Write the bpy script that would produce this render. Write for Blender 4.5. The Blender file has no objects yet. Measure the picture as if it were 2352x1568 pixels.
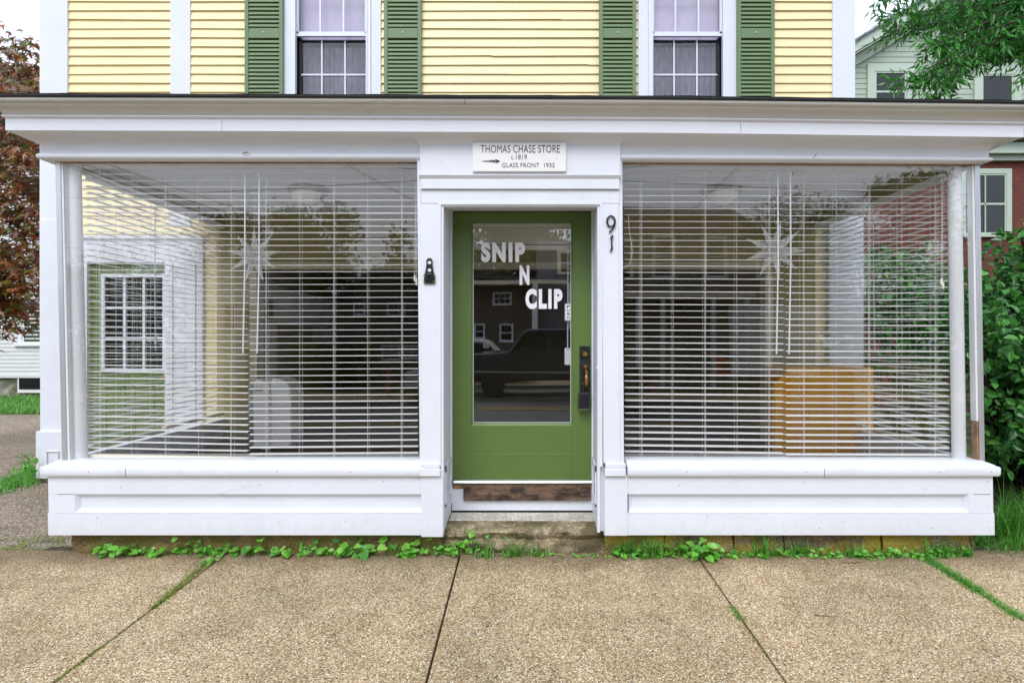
import bpy, math, random
from mathutils import Vector, Matrix, noise as mnoise
random.seed(7)
R = math.radians
SC = bpy.context.scene
COL = SC.collection

# ------------------------------------------------------------------ camera, sky, sun, exposure
D = 4.2            # camera to shopfront plane (y = 0)
S = 316.0          # reference scale at the shopfront plane
F = D * S
EYE = 1.585
cam = bpy.data.cameras.new('camera')
cam.sensor_width = 36
cam.lens = F / 2352 * 36
cam.shift_x = -19 / 2352
cam.clip_start = 0.05
cam.clip_end = 600
camo = bpy.data.objects.new('camera', cam)
camo.location = (0, -D, EYE)
camo.rotation_euler = (R(90), 0, 0)
COL.objects.link(camo)
SC.camera = camo

SUN_EL, SUN_AZ = 49, 196     # very soft light from the street side, through cloud
w = bpy.data.worlds.new('World')
SC.world = w
w.use_nodes = True
nt = w.node_tree
nt.nodes.clear()
sky = nt.nodes.new('ShaderNodeTexSky')
sky.sky_type = 'NISHITA'
sky.sun_disc = False
sky.sun_elevation = R(SUN_EL)
sky.sun_rotation = R(SUN_AZ)
sky.air_density = 1.0
sky.dust_density = 2.0
sky.ozone_density = 1.0
hs = nt.nodes.new('ShaderNodeHueSaturation')
hs.inputs['Saturation'].default_value = 0.22
hs.inputs['Value'].default_value = 1.0
mx = nt.nodes.new('ShaderNodeMix')
mx.data_type = 'RGBA'
mx.inputs[0].default_value = 0.8      # cloud layer: even pale grey over the clear-sky gradient
mx.inputs[7].default_value = (9.1, 10.0, 11.9, 1)
bg = nt.nodes.new('ShaderNodeBackground')
bg.inputs['Strength'].default_value = 0.118
wo = nt.nodes.new('ShaderNodeOutputWorld')
nt.links.new(sky.outputs[0], hs.inputs['Color'])
nt.links.new(hs.outputs[0], mx.inputs[6])
nt.links.new(mx.outputs[2], bg.inputs['Color'])
nt.links.new(bg.outputs[0], wo.inputs['Surface'])

sun = bpy.data.lights.new('sun', 'SUN')
sun.energy = 1.5
sun.angle = R(30)
sun.color = (1.0, 0.98, 0.95)
suno = bpy.data.objects.new('sun', sun)
az = R(SUN_AZ)
sd = Vector((math.sin(az) * math.cos(R(SUN_EL)), math.cos(az) * math.cos(R(SUN_EL)), math.sin(R(SUN_EL))))
suno.rotation_euler = sd.to_track_quat('Z', 'Y').to_euler()
COL.objects.link(suno)

SC.view_settings.view_transform = 'Standard'
SC.view_settings.look = 'None'
SC.view_settings.gamma = 1
SC.view_settings.use_curve_mapping = False
SC.view_settings.exposure = 0.45
SC.render.engine = 'CYCLES'
SC.cycles.max_bounces = 10
SC.cycles.diffuse_bounces = 5
SC.cycles.glossy_bounces = 4
SC.cycles.transparent_max_bounces = 24
SC.cycles.caustics_reflective = False
SC.cycles.caustics_refractive = False
SC.cycles.sample_clamp_indirect = 4
SC.cycles.use_denoising = True

# ------------------------------------------------------------------ measuring helpers
def PX(px, py, k):
    """a point measured in the photo, put at its real distance k*D in front of the camera"""
    return ((px - 1195) / S * k, (k - 1) * D, EYE + (784 - py) / S * k)
def XX(px, k=1.0): return (px - 1195) / S * k
def ZZ(py, k=1.0): return EYE + (784 - py) / S * k
GZ0, GS = 0.015, 0.048
def gz(y): return GZ0 + GS * min(y, 0.1)
def G(px, py):
    d = (EYE - GZ0 + GS * D) / ((py - 784) / F + GS)
    return ((px - 1195) / F * d, d - D)
def lerp(x, pts):
    if x <= pts[0][0]: return pts[0][1]
    for (a, b), (c, d) in zip(pts, pts[1:]):
        if x <= c: return b + (d - b) * (x - a) / (c - a)
    return pts[-1][1]
def warp(p):
    """the old shopfront has racked and settled: posts lean, the cornice sags to the right"""
    x, y, z = p
    L = lerp(x, [(-3.46, .062), (-.6, .02), (0, 0), (.6, .01), (3.4, .045)])
    t = max(0, min(1.05, (2.9 - z) / 2.65))
    g = lerp(x, [(-3.6, -.012), (-1.22, -.004), (1.1, .006), (3.4, .036), (4.2, .044)])
    wz = lerp(z, [(2.5, 0), (2.9, .4), (3.03, 1)])
    return (x + L * t, y, z - g * wz)

# ------------------------------------------------------------------ mesh builder
class MB:
    def __init__(s): s.v = []; s.f = []; s.m = []
    def add(s, vs, fs, mi=0):
        o = len(s.v); s.v += [tuple(p) for p in vs]
        s.f += [tuple(o + i for i in f) for f in fs]; s.m += [mi] * len(fs)
        return s
    def box(s, x0, x1, y0, y1, z0, z1, mi=0, n=None):
        if x1 < x0: x0, x1 = x1, x0
        if n is None: n = 1 if x1 - x0 < 1.2 else int((x1 - x0) / .6) + 1
        vs, fs = [], []
        for i in range(n + 1):
            x = x0 + (x1 - x0) * i / n
            vs += [(x, y0, z0), (x, y1, z0), (x, y1, z1), (x, y0, z1)]
        for i in range(n):
            a = 4 * i
            for j in range(4):
                k = (j + 1) % 4
                fs.append((a + j, a + 4 + j, a + 4 + k, a + k))
        fs.append((0, 1, 2, 3)); fs.append((4 * n + 3, 4 * n + 2, 4 * n + 1, 4 * n))
        fs = [tuple(reversed(f)) for f in fs]
        return s.add(vs, fs, mi)
    def hexa(s, p, mi=0):
        """8 corners: bottom ring 0-3, top ring 4-7"""
        return s.add(p, [(3, 2, 1, 0), (4, 5, 6, 7), (0, 1, 5, 4), (1, 2, 6, 5), (2, 3, 7, 6), (3, 0, 4, 7)], mi)
    def prism_y(s, poly, y0, y1, mi=0):
        n = len(poly)
        vs = [(x, y0, z) for x, z in poly] + [(x, y1, z) for x, z in poly]
        fs = [tuple(range(n)), tuple(range(2 * n - 1, n - 1, -1))]
        fs += [(i, (i + 1) % n + 0, (i + 1) % n + n, i + n)[::-1] for i in range(n)]
        return s.add(vs, fs, mi)
    def prism_z(s, poly, z0, z1, mi=0):
        n = len(poly)
        zf = z0 if callable(z0) else (lambda x, y: z0)
        zt = z1 if callable(z1) else (lambda x, y: z1)
        vs = [(x, y, zf(x, y)) for x, y in poly] + [(x, y, zt(x, y)) for x, y in poly]
        fs = [tuple(range(n - 1, -1, -1)), tuple(range(n, 2 * n))]
        fs += [(i, (i + 1) % n, (i + 1) % n + n, i + n) for i in range(n)]
        return s.add(vs, fs, mi)
    def prism_x(s, prof, x0, x1, mi=0, n=None):
        """closed profile of (y, z) run along x"""
        if n is None: n = 1 if abs(x1 - x0) < 1.2 else int(abs(x1 - x0) / .6) + 1
        k = len(prof); vs = []; fs = []
        for i in range(n + 1):
            x = x0 + (x1 - x0) * i / n
            vs += [(x, y, z) for y, z in prof]
        for i in range(n):
            for j in range(k):
                fs.append((i * k + j, i * k + (j + 1) % k, (i + 1) * k + (j + 1) % k, (i + 1) * k + j))
        fs.append(tuple(range(k - 1, -1, -1))); fs.append(tuple(n * k + j for j in range(k)))
        return s.add(vs, fs, mi)
    def sweep(s, prof, path, mi=0, closed=False):
        """profile of (out, z) swept along a plan path of (x, y) with mitred corners, outward to the right-hand side"""
        n = len(path); rows = []
        nrm = []
        for i in range(n - 1):
            dx, dy = path[i + 1][0] - path[i][0], path[i + 1][1] - path[i][1]
            l = math.hypot(dx, dy); nrm.append((dy / l, -dx / l))
        for i in range(n):
            if i == 0: m = nrm[0]
            elif i == n - 1: m = nrm[-1]
            else:
                a, b = nrm[i - 1], nrm[i]
                q = 1 + a[0] * b[0] + a[1] * b[1]
                m = ((a[0] + b[0]) / q, (a[1] + b[1]) / q)
            rows.append([(path[i][0] + m[0] * o, path[i][1] + m[1] * o, z) for o, z in prof])
        k = len(prof); vs = [p for r in rows for p in r]; fs = []
        for i in range(n - 1):
            for j in range(k if closed else k - 1):
                j2 = (j + 1) % k
                fs.append((i * k + j, (i + 1) * k + j, (i + 1) * k + j2, i * k + j2))
        if closed:
            fs.append(tuple(range(k))); fs.append(tuple((n - 1) * k + j for j in range(k - 1, -1, -1)))
        return s.add(vs, fs, mi)
    def tube(s, path, r, n=8, mi=0, cap=True):
        rs = r if isinstance(r, (list, tuple)) else [r] * len(path)
        P = [Vector(p) for p in path]; rings = []
        for i, p in enumerate(P):
            t = (P[min(i + 1, len(P) - 1)] - P[max(i - 1, 0)]).normalized()
            up = Vector((0, 0, 1)) if abs(t.z) < .9 else Vector((0, 1, 0))
            a = t.cross(up).normalized(); b = t.cross(a).normalized()
            rings.append([p + (a * math.cos(2 * math.pi * j / n) + b * math.sin(2 * math.pi * j / n)) * rs[i] for j in range(n)])
        vs = [q for r_ in rings for q in r_]; fs = []
        for i in range(len(P) - 1):
            for j in range(n):
                k = (j + 1) % n
                fs.append((i * n + j, i * n + k, (i + 1) * n + k, (i + 1) * n + j))
        if cap:
            fs.append(tuple(range(n - 1, -1, -1))); fs.append(tuple((len(P) - 1) * n + j for j in range(n)))
        return s.add(vs, fs, mi)
    def lathe(s, prof, c, n=24, mi=0, axis='z'):
        vs, fs = [], []; k = len(prof)
        for i in range(n):
            a = 2 * math.pi * i / n; ca, sa = math.cos(a), math.sin(a)
            for r, h in prof:
                if axis == 'z': vs.append((c[0] + r * ca, c[1] + r * sa, c[2] + h))
                elif axis == 'y': vs.append((c[0] + r * ca, c[1] + h, c[2] + r * sa))
                else: vs.append((c[0] + h, c[1] + r * ca, c[2] + r * sa))
        for i in range(n):
            j = (i + 1) % n
            for q in range(k - 1):
                fs.append((i * k + q, j * k + q, j * k + q + 1, i * k + q + 1))
        return s.add(vs, fs, mi)
    def build(s, name, mats, parent=None, wp=False, smooth=False, bevel=0, seg=1):
        me = bpy.data.meshes.new(name)
        vs = [warp(p) for p in s.v] if wp else s.v
        me.from_pydata(vs, [], s.f)
        if not isinstance(mats, (list, tuple)): mats = [mats]
        for m in mats: me.materials.append(m)
        if len(mats) > 1: me.polygons.foreach_set('material_index', s.m)
        if smooth:
            me.polygons.foreach_set('use_smooth', [True] * len(s.f))
            me.set_sharp_from_angle(angle=R(42))
        me.update()
        o = bpy.data.objects.new(name, me)
        COL.objects.link(o)
        if parent: adopt(o, parent)
        if bevel:
            b = o.modifiers.new('bevel', 'BEVEL'); b.width = bevel; b.segments = seg; b.limit_method = 'ANGLE'; b.angle_limit = R(50)
        return o
def adopt(o, parent):
    o.parent = parent
    M = Matrix.Translation(parent.location) if parent.type == 'EMPTY' else Matrix.Identity(4)
    o.matrix_parent_inverse = M.inverted()
def tag(o, label=None, cat=None, group=None, kind=None):
    if label: o['label'] = label
    if cat: o['category'] = cat
    if group: o['group'] = group
    if kind: o['kind'] = kind
    return o
def thing(name, label, cat, loc=(0, 0, 0), group=None):
    e = bpy.data.objects.new(name, None); e.location = loc; e.empty_display_size = .1
    COL.objects.link(e)
    return tag(e, label, cat, group)
def dup(root, delta, label, group=None):
    def cp(o, par):
        c = o.copy(); COL.objects.link(c)
        if par: c.parent = par
        for ch in o.children: cp(ch, c)
        return c
    r = cp(root, None); r.location = root.location + Vector(delta); r['label'] = label
    if group: r['group'] = group
    return r

# ------------------------------------------------------------------ materials
def newmat(name):
    m = bpy.data.materials.new(name); m.use_nodes = True
    t = m.node_tree; b = t.nodes['Principled BSDF']
    return m, t, b
def N(t, kind, **kw):
    n = t.nodes.new(kind)
    for k, v in kw.items():
        if k in n.inputs: n.inputs[k].default_value = v
        else: setattr(n, k, v)
    return n
def coords(t, scale=(1, 1, 1), rot=(0, 0, 0)):
    c = t.nodes.new('ShaderNodeTexCoord'); m = t.nodes.new('ShaderNodeMapping')
    m.inputs['Scale'].default_value = scale; m.inputs['Rotation'].default_value = rot
    t.links.new(c.outputs['Object'], m.inputs[0]); return m.outputs[0]
def ramp(t, src, stops, interp='LINEAR'):
    r = t.nodes.new('ShaderNodeValToRGB'); r.color_ramp.interpolation = interp
    e = r.color_ramp.elements
    while len(e) < len(stops): e.new(.5)
    for q, (p, c) in zip(e, stops):
        q.position = p; q.color = (c[0], c[1], c[2], 1) if isinstance(c, (tuple, list)) else (c, c, c, 1)
    t.links.new(src, r.inputs[0]); return r.outputs[0]
def mixc(t, fac, a, b, mode='MIX'):
    m = t.nodes.new('ShaderNodeMix'); m.data_type = 'RGBA'; m.blend_type = mode
    for i, v in ((0, fac), (6, a), (7, b)):
        if hasattr(v, 'links') or hasattr(v, 'is_linked'): t.links.new(v, m.inputs[i])
        elif i == 0: m.inputs[0].default_value = v
        else: m.inputs[i].default_value = (v[0], v[1], v[2], 1)
    return m.outputs[2]
def simple(name, col, rough=.6, var=.12, scale=3, bump=.0, bscale=40, metal=0, stretch=(1, 1, 1), spec=.5):
    m, t, b = newmat(name)
    v = coords(t, stretch)
    n = N(t, 'ShaderNodeTexNoise', Scale=scale, Detail=5.0, Roughness=.6); t.links.new(v, n.inputs['Vector'])
    c = ramp(t, n.outputs[0], [(.3, tuple(x * (1 - var) for x in col)), (.7, tuple(min(1, x * (1 + var)) for x in col))])
    t.links.new(c, b.inputs['Base Color'])
    b.inputs['Roughness'].default_value = rough; b.inputs['Metallic'].default_value = metal
    b.inputs['Specular IOR Level'].default_value = spec
    if bump:
        n2 = N(t, 'ShaderNodeTexNoise', Scale=bscale, Detail=4.0); t.links.new(v, n2.inputs['Vector'])
        bp = N(t, 'ShaderNodeBump', Strength=bump, Distance=.004); t.links.new(n2.outputs[0], bp.inputs['Height'])
        t.links.new(bp.outputs[0], b.inputs['Normal'])
    return m
def painted(name, col, grain=(1, 1, 14), crack=.5, rough=.45, dirt=.12, dirtcol=(.45, .40, .32), splash=False):
    """old oil paint on wood: brush grain, hairline cracks, a few chips and faint grime"""
    m, t, b = newmat(name)
    v = coords(t); vg = coords(t, grain)
    n = N(t, 'ShaderNodeTexNoise', Scale=1.7, Detail=6.0, Roughness=.65); t.links.new(v, n.inputs['Vector'])
    base = ramp(t, n.outputs[0], [(.3, tuple(x * .95 for x in col)), (.72, tuple(min(1, x * 1.03) for x in col))])
    n3 = N(t, 'ShaderNodeTexNoise', Scale=5.0, Detail=8.0, Roughness=.75); t.links.new(v, n3.inputs['Vector'])
    dm = ramp(t, n3.outputs[0], [(.56, 0), (.8, dirt * 3)])
    base = mixc(t, dm, base, tuple(col[i] * .6 + dirtcol[i] * .4 for i in range(3)))
    wv = N(t, 'ShaderNodeTexNoise', Scale=9.0, Detail=3.0); t.links.new(v, wv.inputs['Vector'])
    vm = N(t, 'ShaderNodeVectorMath', operation='MULTIPLY_ADD')
    t.links.new(wv.outputs['Color'], vm.inputs[0]); vm.inputs[1].default_value = (.25, .25, .25); t.links.new(coords(t, (1.0, 1.0, 7) if grain[2] > 1 else (7, 7, 1.0)), vm.inputs[2])
    vo = N(t, 'ShaderNodeTexVoronoi', feature='DISTANCE_TO_EDGE', Scale=1.6); t.links.new(vm.outputs[0], vo.inputs['Vector'])
    cr = ramp(t, vo.outputs['Distance'], [(0, 1), (.008, 0)])
    n4 = N(t, 'ShaderNodeTexNoise', Scale=1.3, Detail=2.0); t.links.new(v, n4.inputs['Vector'])
    ms = ramp(t, n4.outputs[0], [(.54, 0), (.68, 1)])
    mul = N(t, 'ShaderNodeMath', operation='MULTIPLY'); t.links.new(cr, mul.inputs[0]); t.links.new(ms, mul.inputs[1])
    mul2 = N(t, 'ShaderNodeMath', operation='MULTIPLY'); t.links.new(mul.outputs[0], mul2.inputs[0]); mul2.inputs[1].default_value = crack
    base = mixc(t, mul2.outputs[0], base, tuple(c * .62 for c in col))
    n5 = N(t, 'ShaderNodeTexNoise', Scale=60.0, Detail=2.0); t.links.new(v, n5.inputs['Vector'])
    sp = ramp(t, n5.outputs[0], [(.745, 0), (.77, .7)])
    base = mixc(t, sp, base, (.2, .17, .13))
    if splash:
        sx = N(t, 'ShaderNodeSeparateXYZ'); t.links.new(v, sx.inputs[0])
        n6 = N(t, 'ShaderNodeTexNoise', Scale=14.0, Detail=8.0, Roughness=.8); t.links.new(coords(t, (1, 1, .35)), n6.inputs['Vector'])
        ma = N(t, 'ShaderNodeMath', operation='MULTIPLY_ADD'); t.links.new(n6.outputs[0], ma.inputs[0]); ma.inputs[1].default_value = -.42; t.links.new(sx.outputs[2], ma.inputs[2])
        base = mixc(t, ramp(t, ma.outputs[0], [(.0, .12), (.06, 0)]), base, (.42, .38, .31))
    t.links.new(base, b.inputs['Base Color'])
    b.inputs['Roughness'].default_value = rough
    gn = N(t, 'ShaderNodeTexNoise', Scale=9.0, Detail=6.0, Roughness=.7); t.links.new(vg, gn.inputs['Vector'])
    sub = N(t, 'ShaderNodeMath', operation='SUBTRACT'); t.links.new(gn.outputs[0], sub.inputs[0]); t.links.new(mul2.outputs[0], sub.inputs[1])
    bp = N(t, 'ShaderNodeBump', Strength=.35, Distance=.006); t.links.new(sub.outputs[0], bp.inputs['Height'])
    t.links.new(bp.outputs[0], b.inputs['Normal'])
    return m
def glassmat(name, f0=.06, tint=(1, 1, 1)):
    m = bpy.data.materials.new(name); m.use_nodes = True; t = m.node_tree; t.nodes.clear()
    lw = N(t, 'ShaderNodeLayerWeight'); lw.inputs[0].default_value = .5
    p = N(t, 'ShaderNodeMath', operation='POWER'); t.links.new(lw.outputs['Facing'], p.inputs[0]); p.inputs[1].default_value = 5
    ma = N(t, 'ShaderNodeMath', operation='MULTIPLY_ADD'); t.links.new(p.outputs[0], ma.inputs[0]); ma.inputs[1].default_value = 1 - f0; ma.inputs[2].default_value = f0
    tr = N(t, 'ShaderNodeBsdfTransparent'); tr.inputs[0].default_value = (*tint, 1)
    gl = N(t, 'ShaderNodeBsdfGlossy'); gl.inputs['Roughness'].default_value = 0.0; gl.inputs['Color'].default_value = (1, 1, 1, 1)
    v = coords(t); n = N(t, 'ShaderNodeTexNoise', Scale=1.1, Detail=1.0); t.links.new(v, n.inputs['Vector'])
    bp = N(t, 'ShaderNodeBump', Strength=.06, Distance=.02); t.links.new(n.outputs[0], bp.inputs['Height']); t.links.new(bp.outputs[0], gl.inputs['Normal'])
    ms = N(t, 'ShaderNodeMixShader'); t.links.new(ma.outputs[0], ms.inputs[0]); t.links.new(tr.outputs[0], ms.inputs[1]); t.links.new(gl.outputs[0], ms.inputs[2])
    o = N(t, 'ShaderNodeOutputMaterial'); t.links.new(ms.outputs[0], o.inputs[0])
    return m
def leafmat(name, cols, rough=.45, trans=.3):
    """leaf colour varies from leaf to leaf (each leaf is its own mesh island)"""
    m, t, b = newmat(name)
    g = N(t, 'ShaderNodeNewGeometry')
    n = len(cols)
    c = ramp(t, g.outputs['Random Per Island'], [(i / max(1, n - 1), q) for i, q in enumerate(cols)])
    t.links.new(c, b.inputs['Base Color']); b.inputs['Roughness'].default_value = rough
    tl = N(t, 'ShaderNodeBsdfTranslucent'); t.links.new(c, tl.inputs[0])
    ms = N(t, 'ShaderNodeMixShader'); ms.inputs[0].default_value = trans
    out = t.nodes['Material Output']
    t.links.new(b.outputs[0], ms.inputs[1]); t.links.new(tl.outputs[0], ms.inputs[2]); t.links.new(ms.outputs[0], out.inputs[0])
    return m
def aggregate(name, cols, scale=95, mortar=(.2, .16, .12), rough=.85, stain=(.5, .38), wetness=True, bump=.5, damp=0.0):
    """exposed-aggregate concrete: small pebbles of mixed colour, broad stains"""
    m, t, b = newmat(name)
    v = coords(t)
    vo = N(t, 'ShaderNodeTexVoronoi', Scale=scale, Randomness=1.0); t.links.new(v, vo.inputs['Vector'])
    sep = N(t, 'ShaderNodeSeparateColor'); t.links.new(vo.outputs['Color'], sep.inputs[0])
    c1 = ramp(t, sep.outputs[0], [(i / len(cols), c) for i, c in enumerate(cols)], 'CONSTANT')
    edge = ramp(t, vo.outputs['Distance'], [(.35, 0), (.75, 1)])
    c1 = mixc(t, edge, c1, mortar)
    vo2 = N(t, 'ShaderNodeTexVoronoi', Scale=scale * .42, Randomness=1.0); t.links.new(v, vo2.inputs['Vector'])
    sep2 = N(t, 'ShaderNodeSeparateColor'); t.links.new(vo2.outputs['Color'], sep2.inputs[0])
    big = ramp(t, sep2.outputs[1], [(0, 0), (.93, 0), (.931, 1)], 'CONSTANT')
    r2 = ramp(t, vo2.outputs['Distance'], [(.28, 1), (.36, 0)])
    mu = N(t, 'ShaderNodeMath', operation='MULTIPLY'); t.links.new(big, mu.inputs[0]); t.links.new(r2, mu.inputs[1])
    bigc = ramp(t, sep2.outputs[2], [(0, (.05, .045, .04)), (.55, (.62, .56, .48)), (.8, (.35, .22, .13))], 'CONSTANT')
    c1 = mixc(t, mu.outputs[0], c1, bigc)
    n = N(t, 'ShaderNodeTexNoise', Scale=.9, Detail=7.0, Roughness=.6); t.links.new(v, n.inputs['Vector'])
    st = ramp(t, n.outputs[0], [(.32, (stain[0] * .82,) * 3), (.66, (1, .98, .96))])
    c1 = mixc(t, 1.0, c1, st, 'MULTIPLY')
    n7 = N(t, 'ShaderNodeTexNoise', Scale=3.7, Detail=9.0, Roughness=.72); t.links.new(v, n7.inputs['Vector'])
    c1 = mixc(t, 1.0, c1, ramp(t, n7.outputs[0], [(.36, (.88, .85, .80)), (.52, (1, 1, 1)), (.70, (1.08, 1.08, 1.1))]), 'MULTIPLY')
    n8 = N(t, 'ShaderNodeTexVoronoi', Scale=2.3); t.links.new(v, n8.inputs['Vector'])
    c1 = mixc(t, ramp(t, n8.outputs['Distance'], [(.035, .55), (.055, 0)]), c1, (.10, .08, .06))
    if damp:
        # the damp, dirt-darkened strip that stays along the foot of the wall
        sx = N(t, 'ShaderNodeSeparateXYZ'); t.links.new(v, sx.inputs[0])
        n2 = N(t, 'ShaderNodeTexNoise', Scale=3.0, Detail=6.0, Roughness=.7); t.links.new(v, n2.inputs['Vector'])
        ad = N(t, 'ShaderNodeMath', operation='MULTIPLY_ADD'); t.links.new(n2.outputs[0], ad.inputs[0]); ad.inputs[1].default_value = .55; t.links.new(sx.outputs[1], ad.inputs[2])
        dm = ramp(t, ad.outputs[0], [(.02, 0), (.3, damp)])
        c1 = mixc(t, dm, c1, (.105, .068, .036))
    t.links.new(c1, b.inputs['Base Color']); b.inputs['Roughness'].default_value = rough
    b.inputs['Specular IOR Level'].default_value = .3
    inv = N(t, 'ShaderNodeMath', operation='MULTIPLY'); t.links.new(vo.outputs['Distance'], inv.inputs[0]); inv.inputs[1].default_value = -1
    bp = N(t, 'ShaderNodeBump', Strength=bump, Distance=.006); t.links.new(inv.outputs[0], bp.inputs['Height'])
    t.links.new(bp.outputs[0], b.inputs['Normal'])
    return m
def woodmat(name, c0, c1, scale=3, stretch=(1, 8, 8), rough=.45, blotch=None):
    m, t, b = newmat(name)
    v = coords(t, stretch)
    n = N(t, 'ShaderNodeTexNoise', Scale=scale, Detail=8.0, Roughness=.62, Distortion=.6); t.links.new(v, n.inputs['Vector'])
    c = ramp(t, n.outputs[0], [(.3, c0), (.7, c1)])
    if blotch:
        n2 = N(t, 'ShaderNodeTexNoise', Scale=9.0, Detail=5.0, Roughness=.7); t.links.new(coords(t, (1, 1, 1.6)), n2.inputs['Vector'])
        f = ramp(t, n2.outputs[0], [(.45, 0), (.6, .9)]); c = mixc(t, f, c, blotch)
    t.links.new(c, b.inputs['Base Color']); b.inputs['Roughness'].default_value = rough
    bp = N(t, 'ShaderNodeBump', Strength=.3, Distance=.004); t.links.new(n.outputs[0], bp.inputs['Height']); t.links.new(bp.outputs[0], b.inputs['Normal'])
    return m
def brickmat(name, col=(.33, .07, .045), mortar=(.22, .12, .09), scale=1):
    m, t, b = newmat(name)
    v = coords(t, (1, 1, 1), (R(90), 0, 0))
    br = N(t, 'ShaderNodeTexBrick'); t.links.new(v, br.inputs['Vector'])
    br.inputs['Scale'].default_value = 1; br.inputs['Brick Width'].default_value = .21; br.inputs['Row Height'].default_value = .075
    br.inputs['Mortar Size'].default_value = .008
    br.inputs['Color1'].default_value = (*col, 1); br.inputs['Color2'].default_value = (col[0] * .7, col[1] * .75, col[2] * .8, 1)
    br.inputs['Mortar'].default_value = (*mortar, 1)
    n = N(t, 'ShaderNodeTexNoise', Scale=2.0, Detail=5.0); t.links.new(v, n.inputs['Vector'])
    c = mixc(t, 1, br.outputs['Color'], ramp(t, n.outputs[0], [(.3, .75), (.7, 1.0)]), 'MULTIPLY')
    t.links.new(c, b.inputs['Base Color']); b.inputs['Roughness'].default_value = .85
    bp = N(t, 'ShaderNodeBump', Strength=.5, Distance=.01); t.links.new(br.outputs['Fac'], bp.inputs['Height']); bp.invert = True
    t.links.new(bp.outputs[0], b.inputs['Normal'])
    return m
def stonemat(name, a, b_, moss=None, scale=7):
    m, t, b = newmat(name)
    v = coords(t)
    n = N(t, 'ShaderNodeTexNoise', Scale=scale, Detail=9.0, Roughness=.72); t.links.new(v, n.inputs['Vector'])
    c = ramp(t, n.outputs[0], [(.3, a), (.7, b_)])
    vo = N(t, 'ShaderNodeTexVoronoi', Scale=85.0); t.links.new(v, vo.inputs['Vector'])
    sp = N(t, 'ShaderNodeSeparateColor'); t.links.new(vo.outputs['Color'], sp.inputs[0])
    c = mixc(t, .8, c, ramp(t, sp.outputs[0], [(0, .55), (.5, .95), (1, 1.35)]), 'MULTIPLY')
    if moss:
        n2 = N(t, 'ShaderNodeTexNoise', Scale=3.2, Detail=6.0, Roughness=.7); t.links.new(v, n2.inputs['Vector'])
        c = mixc(t, ramp(t, n2.outputs[0], [(.42, 0), (.54, .85)]), c, moss)
    t.links.new(c, b.inputs['Base Color']); b.inputs['Roughness'].default_value = .9
    ad = N(t, 'ShaderNodeMath', operation='ADD'); t.links.new(n.outputs[0], ad.inputs[0]); t.links.new(vo.outputs['Distance'], ad.inputs[1])
    bp = N(t, 'ShaderNodeBump', Strength=.7, Distance=.012); t.links.new(ad.outputs[0], bp.inputs['Height']); t.links.new(bp.outputs[0], b.inputs['Normal'])
    return m

M = {}
M['white'] = painted('white_paint', (.72, .75, .815), splash=True)
M['shaded_weathered'] = painted('shaded_weathered_white_paint', (.60, .60, .57), crack=.5, dirt=.3, dirtcol=(.35, .33, .28))  # greyer base colour holds the overhang's shade; dirt streaks are the paint's own
M['white_sill'] = painted('chipped_white_sill_paint', (.72, .75, .815), crack=.8, dirt=.35, dirtcol=(.3, .27, .24))
M['white_v'] = painted('white_paint_upright', (.72, .75, .815), grain=(14, 14, 1), crack=.4, splash=True)
M['white_clean'] = painted('white_paint_sound', (.72, .74, .80), crack=.1, dirt=.05)
M['trim'] = simple('white_trim', (.78, .79, .81), .45, .04, 2, .1)
M['vinyl'] = simple('white_vinyl', (.72, .75, .82), .35, .02, 2)
M['yellow'] = painted('yellow_clapboard_paint', (.86, .74, .42), crack=.15, dirt=.08, dirtcol=(.6, .45, .18))
M['green'] = painted('green_door_paint', (.108, .180, .042), grain=(1, 1, 6), crack=.15, rough=.38, dirt=.05, dirtcol=(.2, .3, .12))
M['green_sh'] = painted('green_shutter_paint', (.135, .21, .095), crack=.1, rough=.45, dirt=.05, dirtcol=(.2, .3, .12))
M['blackroof'] = simple('black_roof_felt', (.02, .02, .022), .9, .3, 30, .6, 80)
M['slat'] = leafmat('white_slat', [(.95, .95, .94), (.93, .93, .92)], .4, .5)
M['cream'] = simple('cream_plastic', (.84, .80, .66), .45, .04, 3)
M['cord'] = simple('white_cord', (.82, .82, .80), .7, .02, 3)
M['glass'] = glassmat('window_glass', .046)
M['glass_door'] = glassmat('door_glass', .10, (.96, .96, .96))
M['glass_dark'] = simple('dark_window_glass', (.012, .014, .016), .12, .3, 2, .15, 3, spec=.5)
M['alu'] = simple('weathered_aluminium', (.55, .56, .58), .35, .1, 9, .1, metal=.7, stretch=(1, 1, .2))
M['rust'] = simple('rusty_putty', (.30, .17, .09), .9, .5, 18, .4, 60)
M['col'] = painted('column_paint', (.72, .74, .76), grain=(14, 14, 1), crack=.3, dirt=.25)
M['tan'] = simple('tan_interior_wall', (.36, .30, .12), .7, .05, 1)
M['ceil'] = simple('ceiling_white', (.70, .70, .68), .8, .03, 1)
M['floor_in'] = woodmat('brown_shop_floor', (.05, .028, .014), (.10, .055, .025), 2, (1, 6, 1), .45)
M['wood'] = woodmat('orange_counter_wood', (.85, .36, .025), (.95, .52, .07), 2.2, (7, 7, 1), .4)
M['oldwood'] = woodmat('old_dark_board', (.055, .03, .018), (.24, .15, .095), 3, (1, 1, 14), .8, (.018, .012, .01))
M['cement'] = stonemat('smooth_cement', (.36, .33, .26), (.78, .75, .67), None, 3)
M['concrete'] = stonemat('rough_concrete', (.12, .085, .04), (.58, .48, .31), (.085, .07, .025), 9)
M['found'] = stonemat('mossy_foundation', (.10, .07, .04), (.30, .22, .14), (.36, .27, .03), 6)
M['found2'] = stonemat('brown_foundation', (.10, .065, .025), (.38, .27, .13), (.16, .14, .03), 6)
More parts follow.
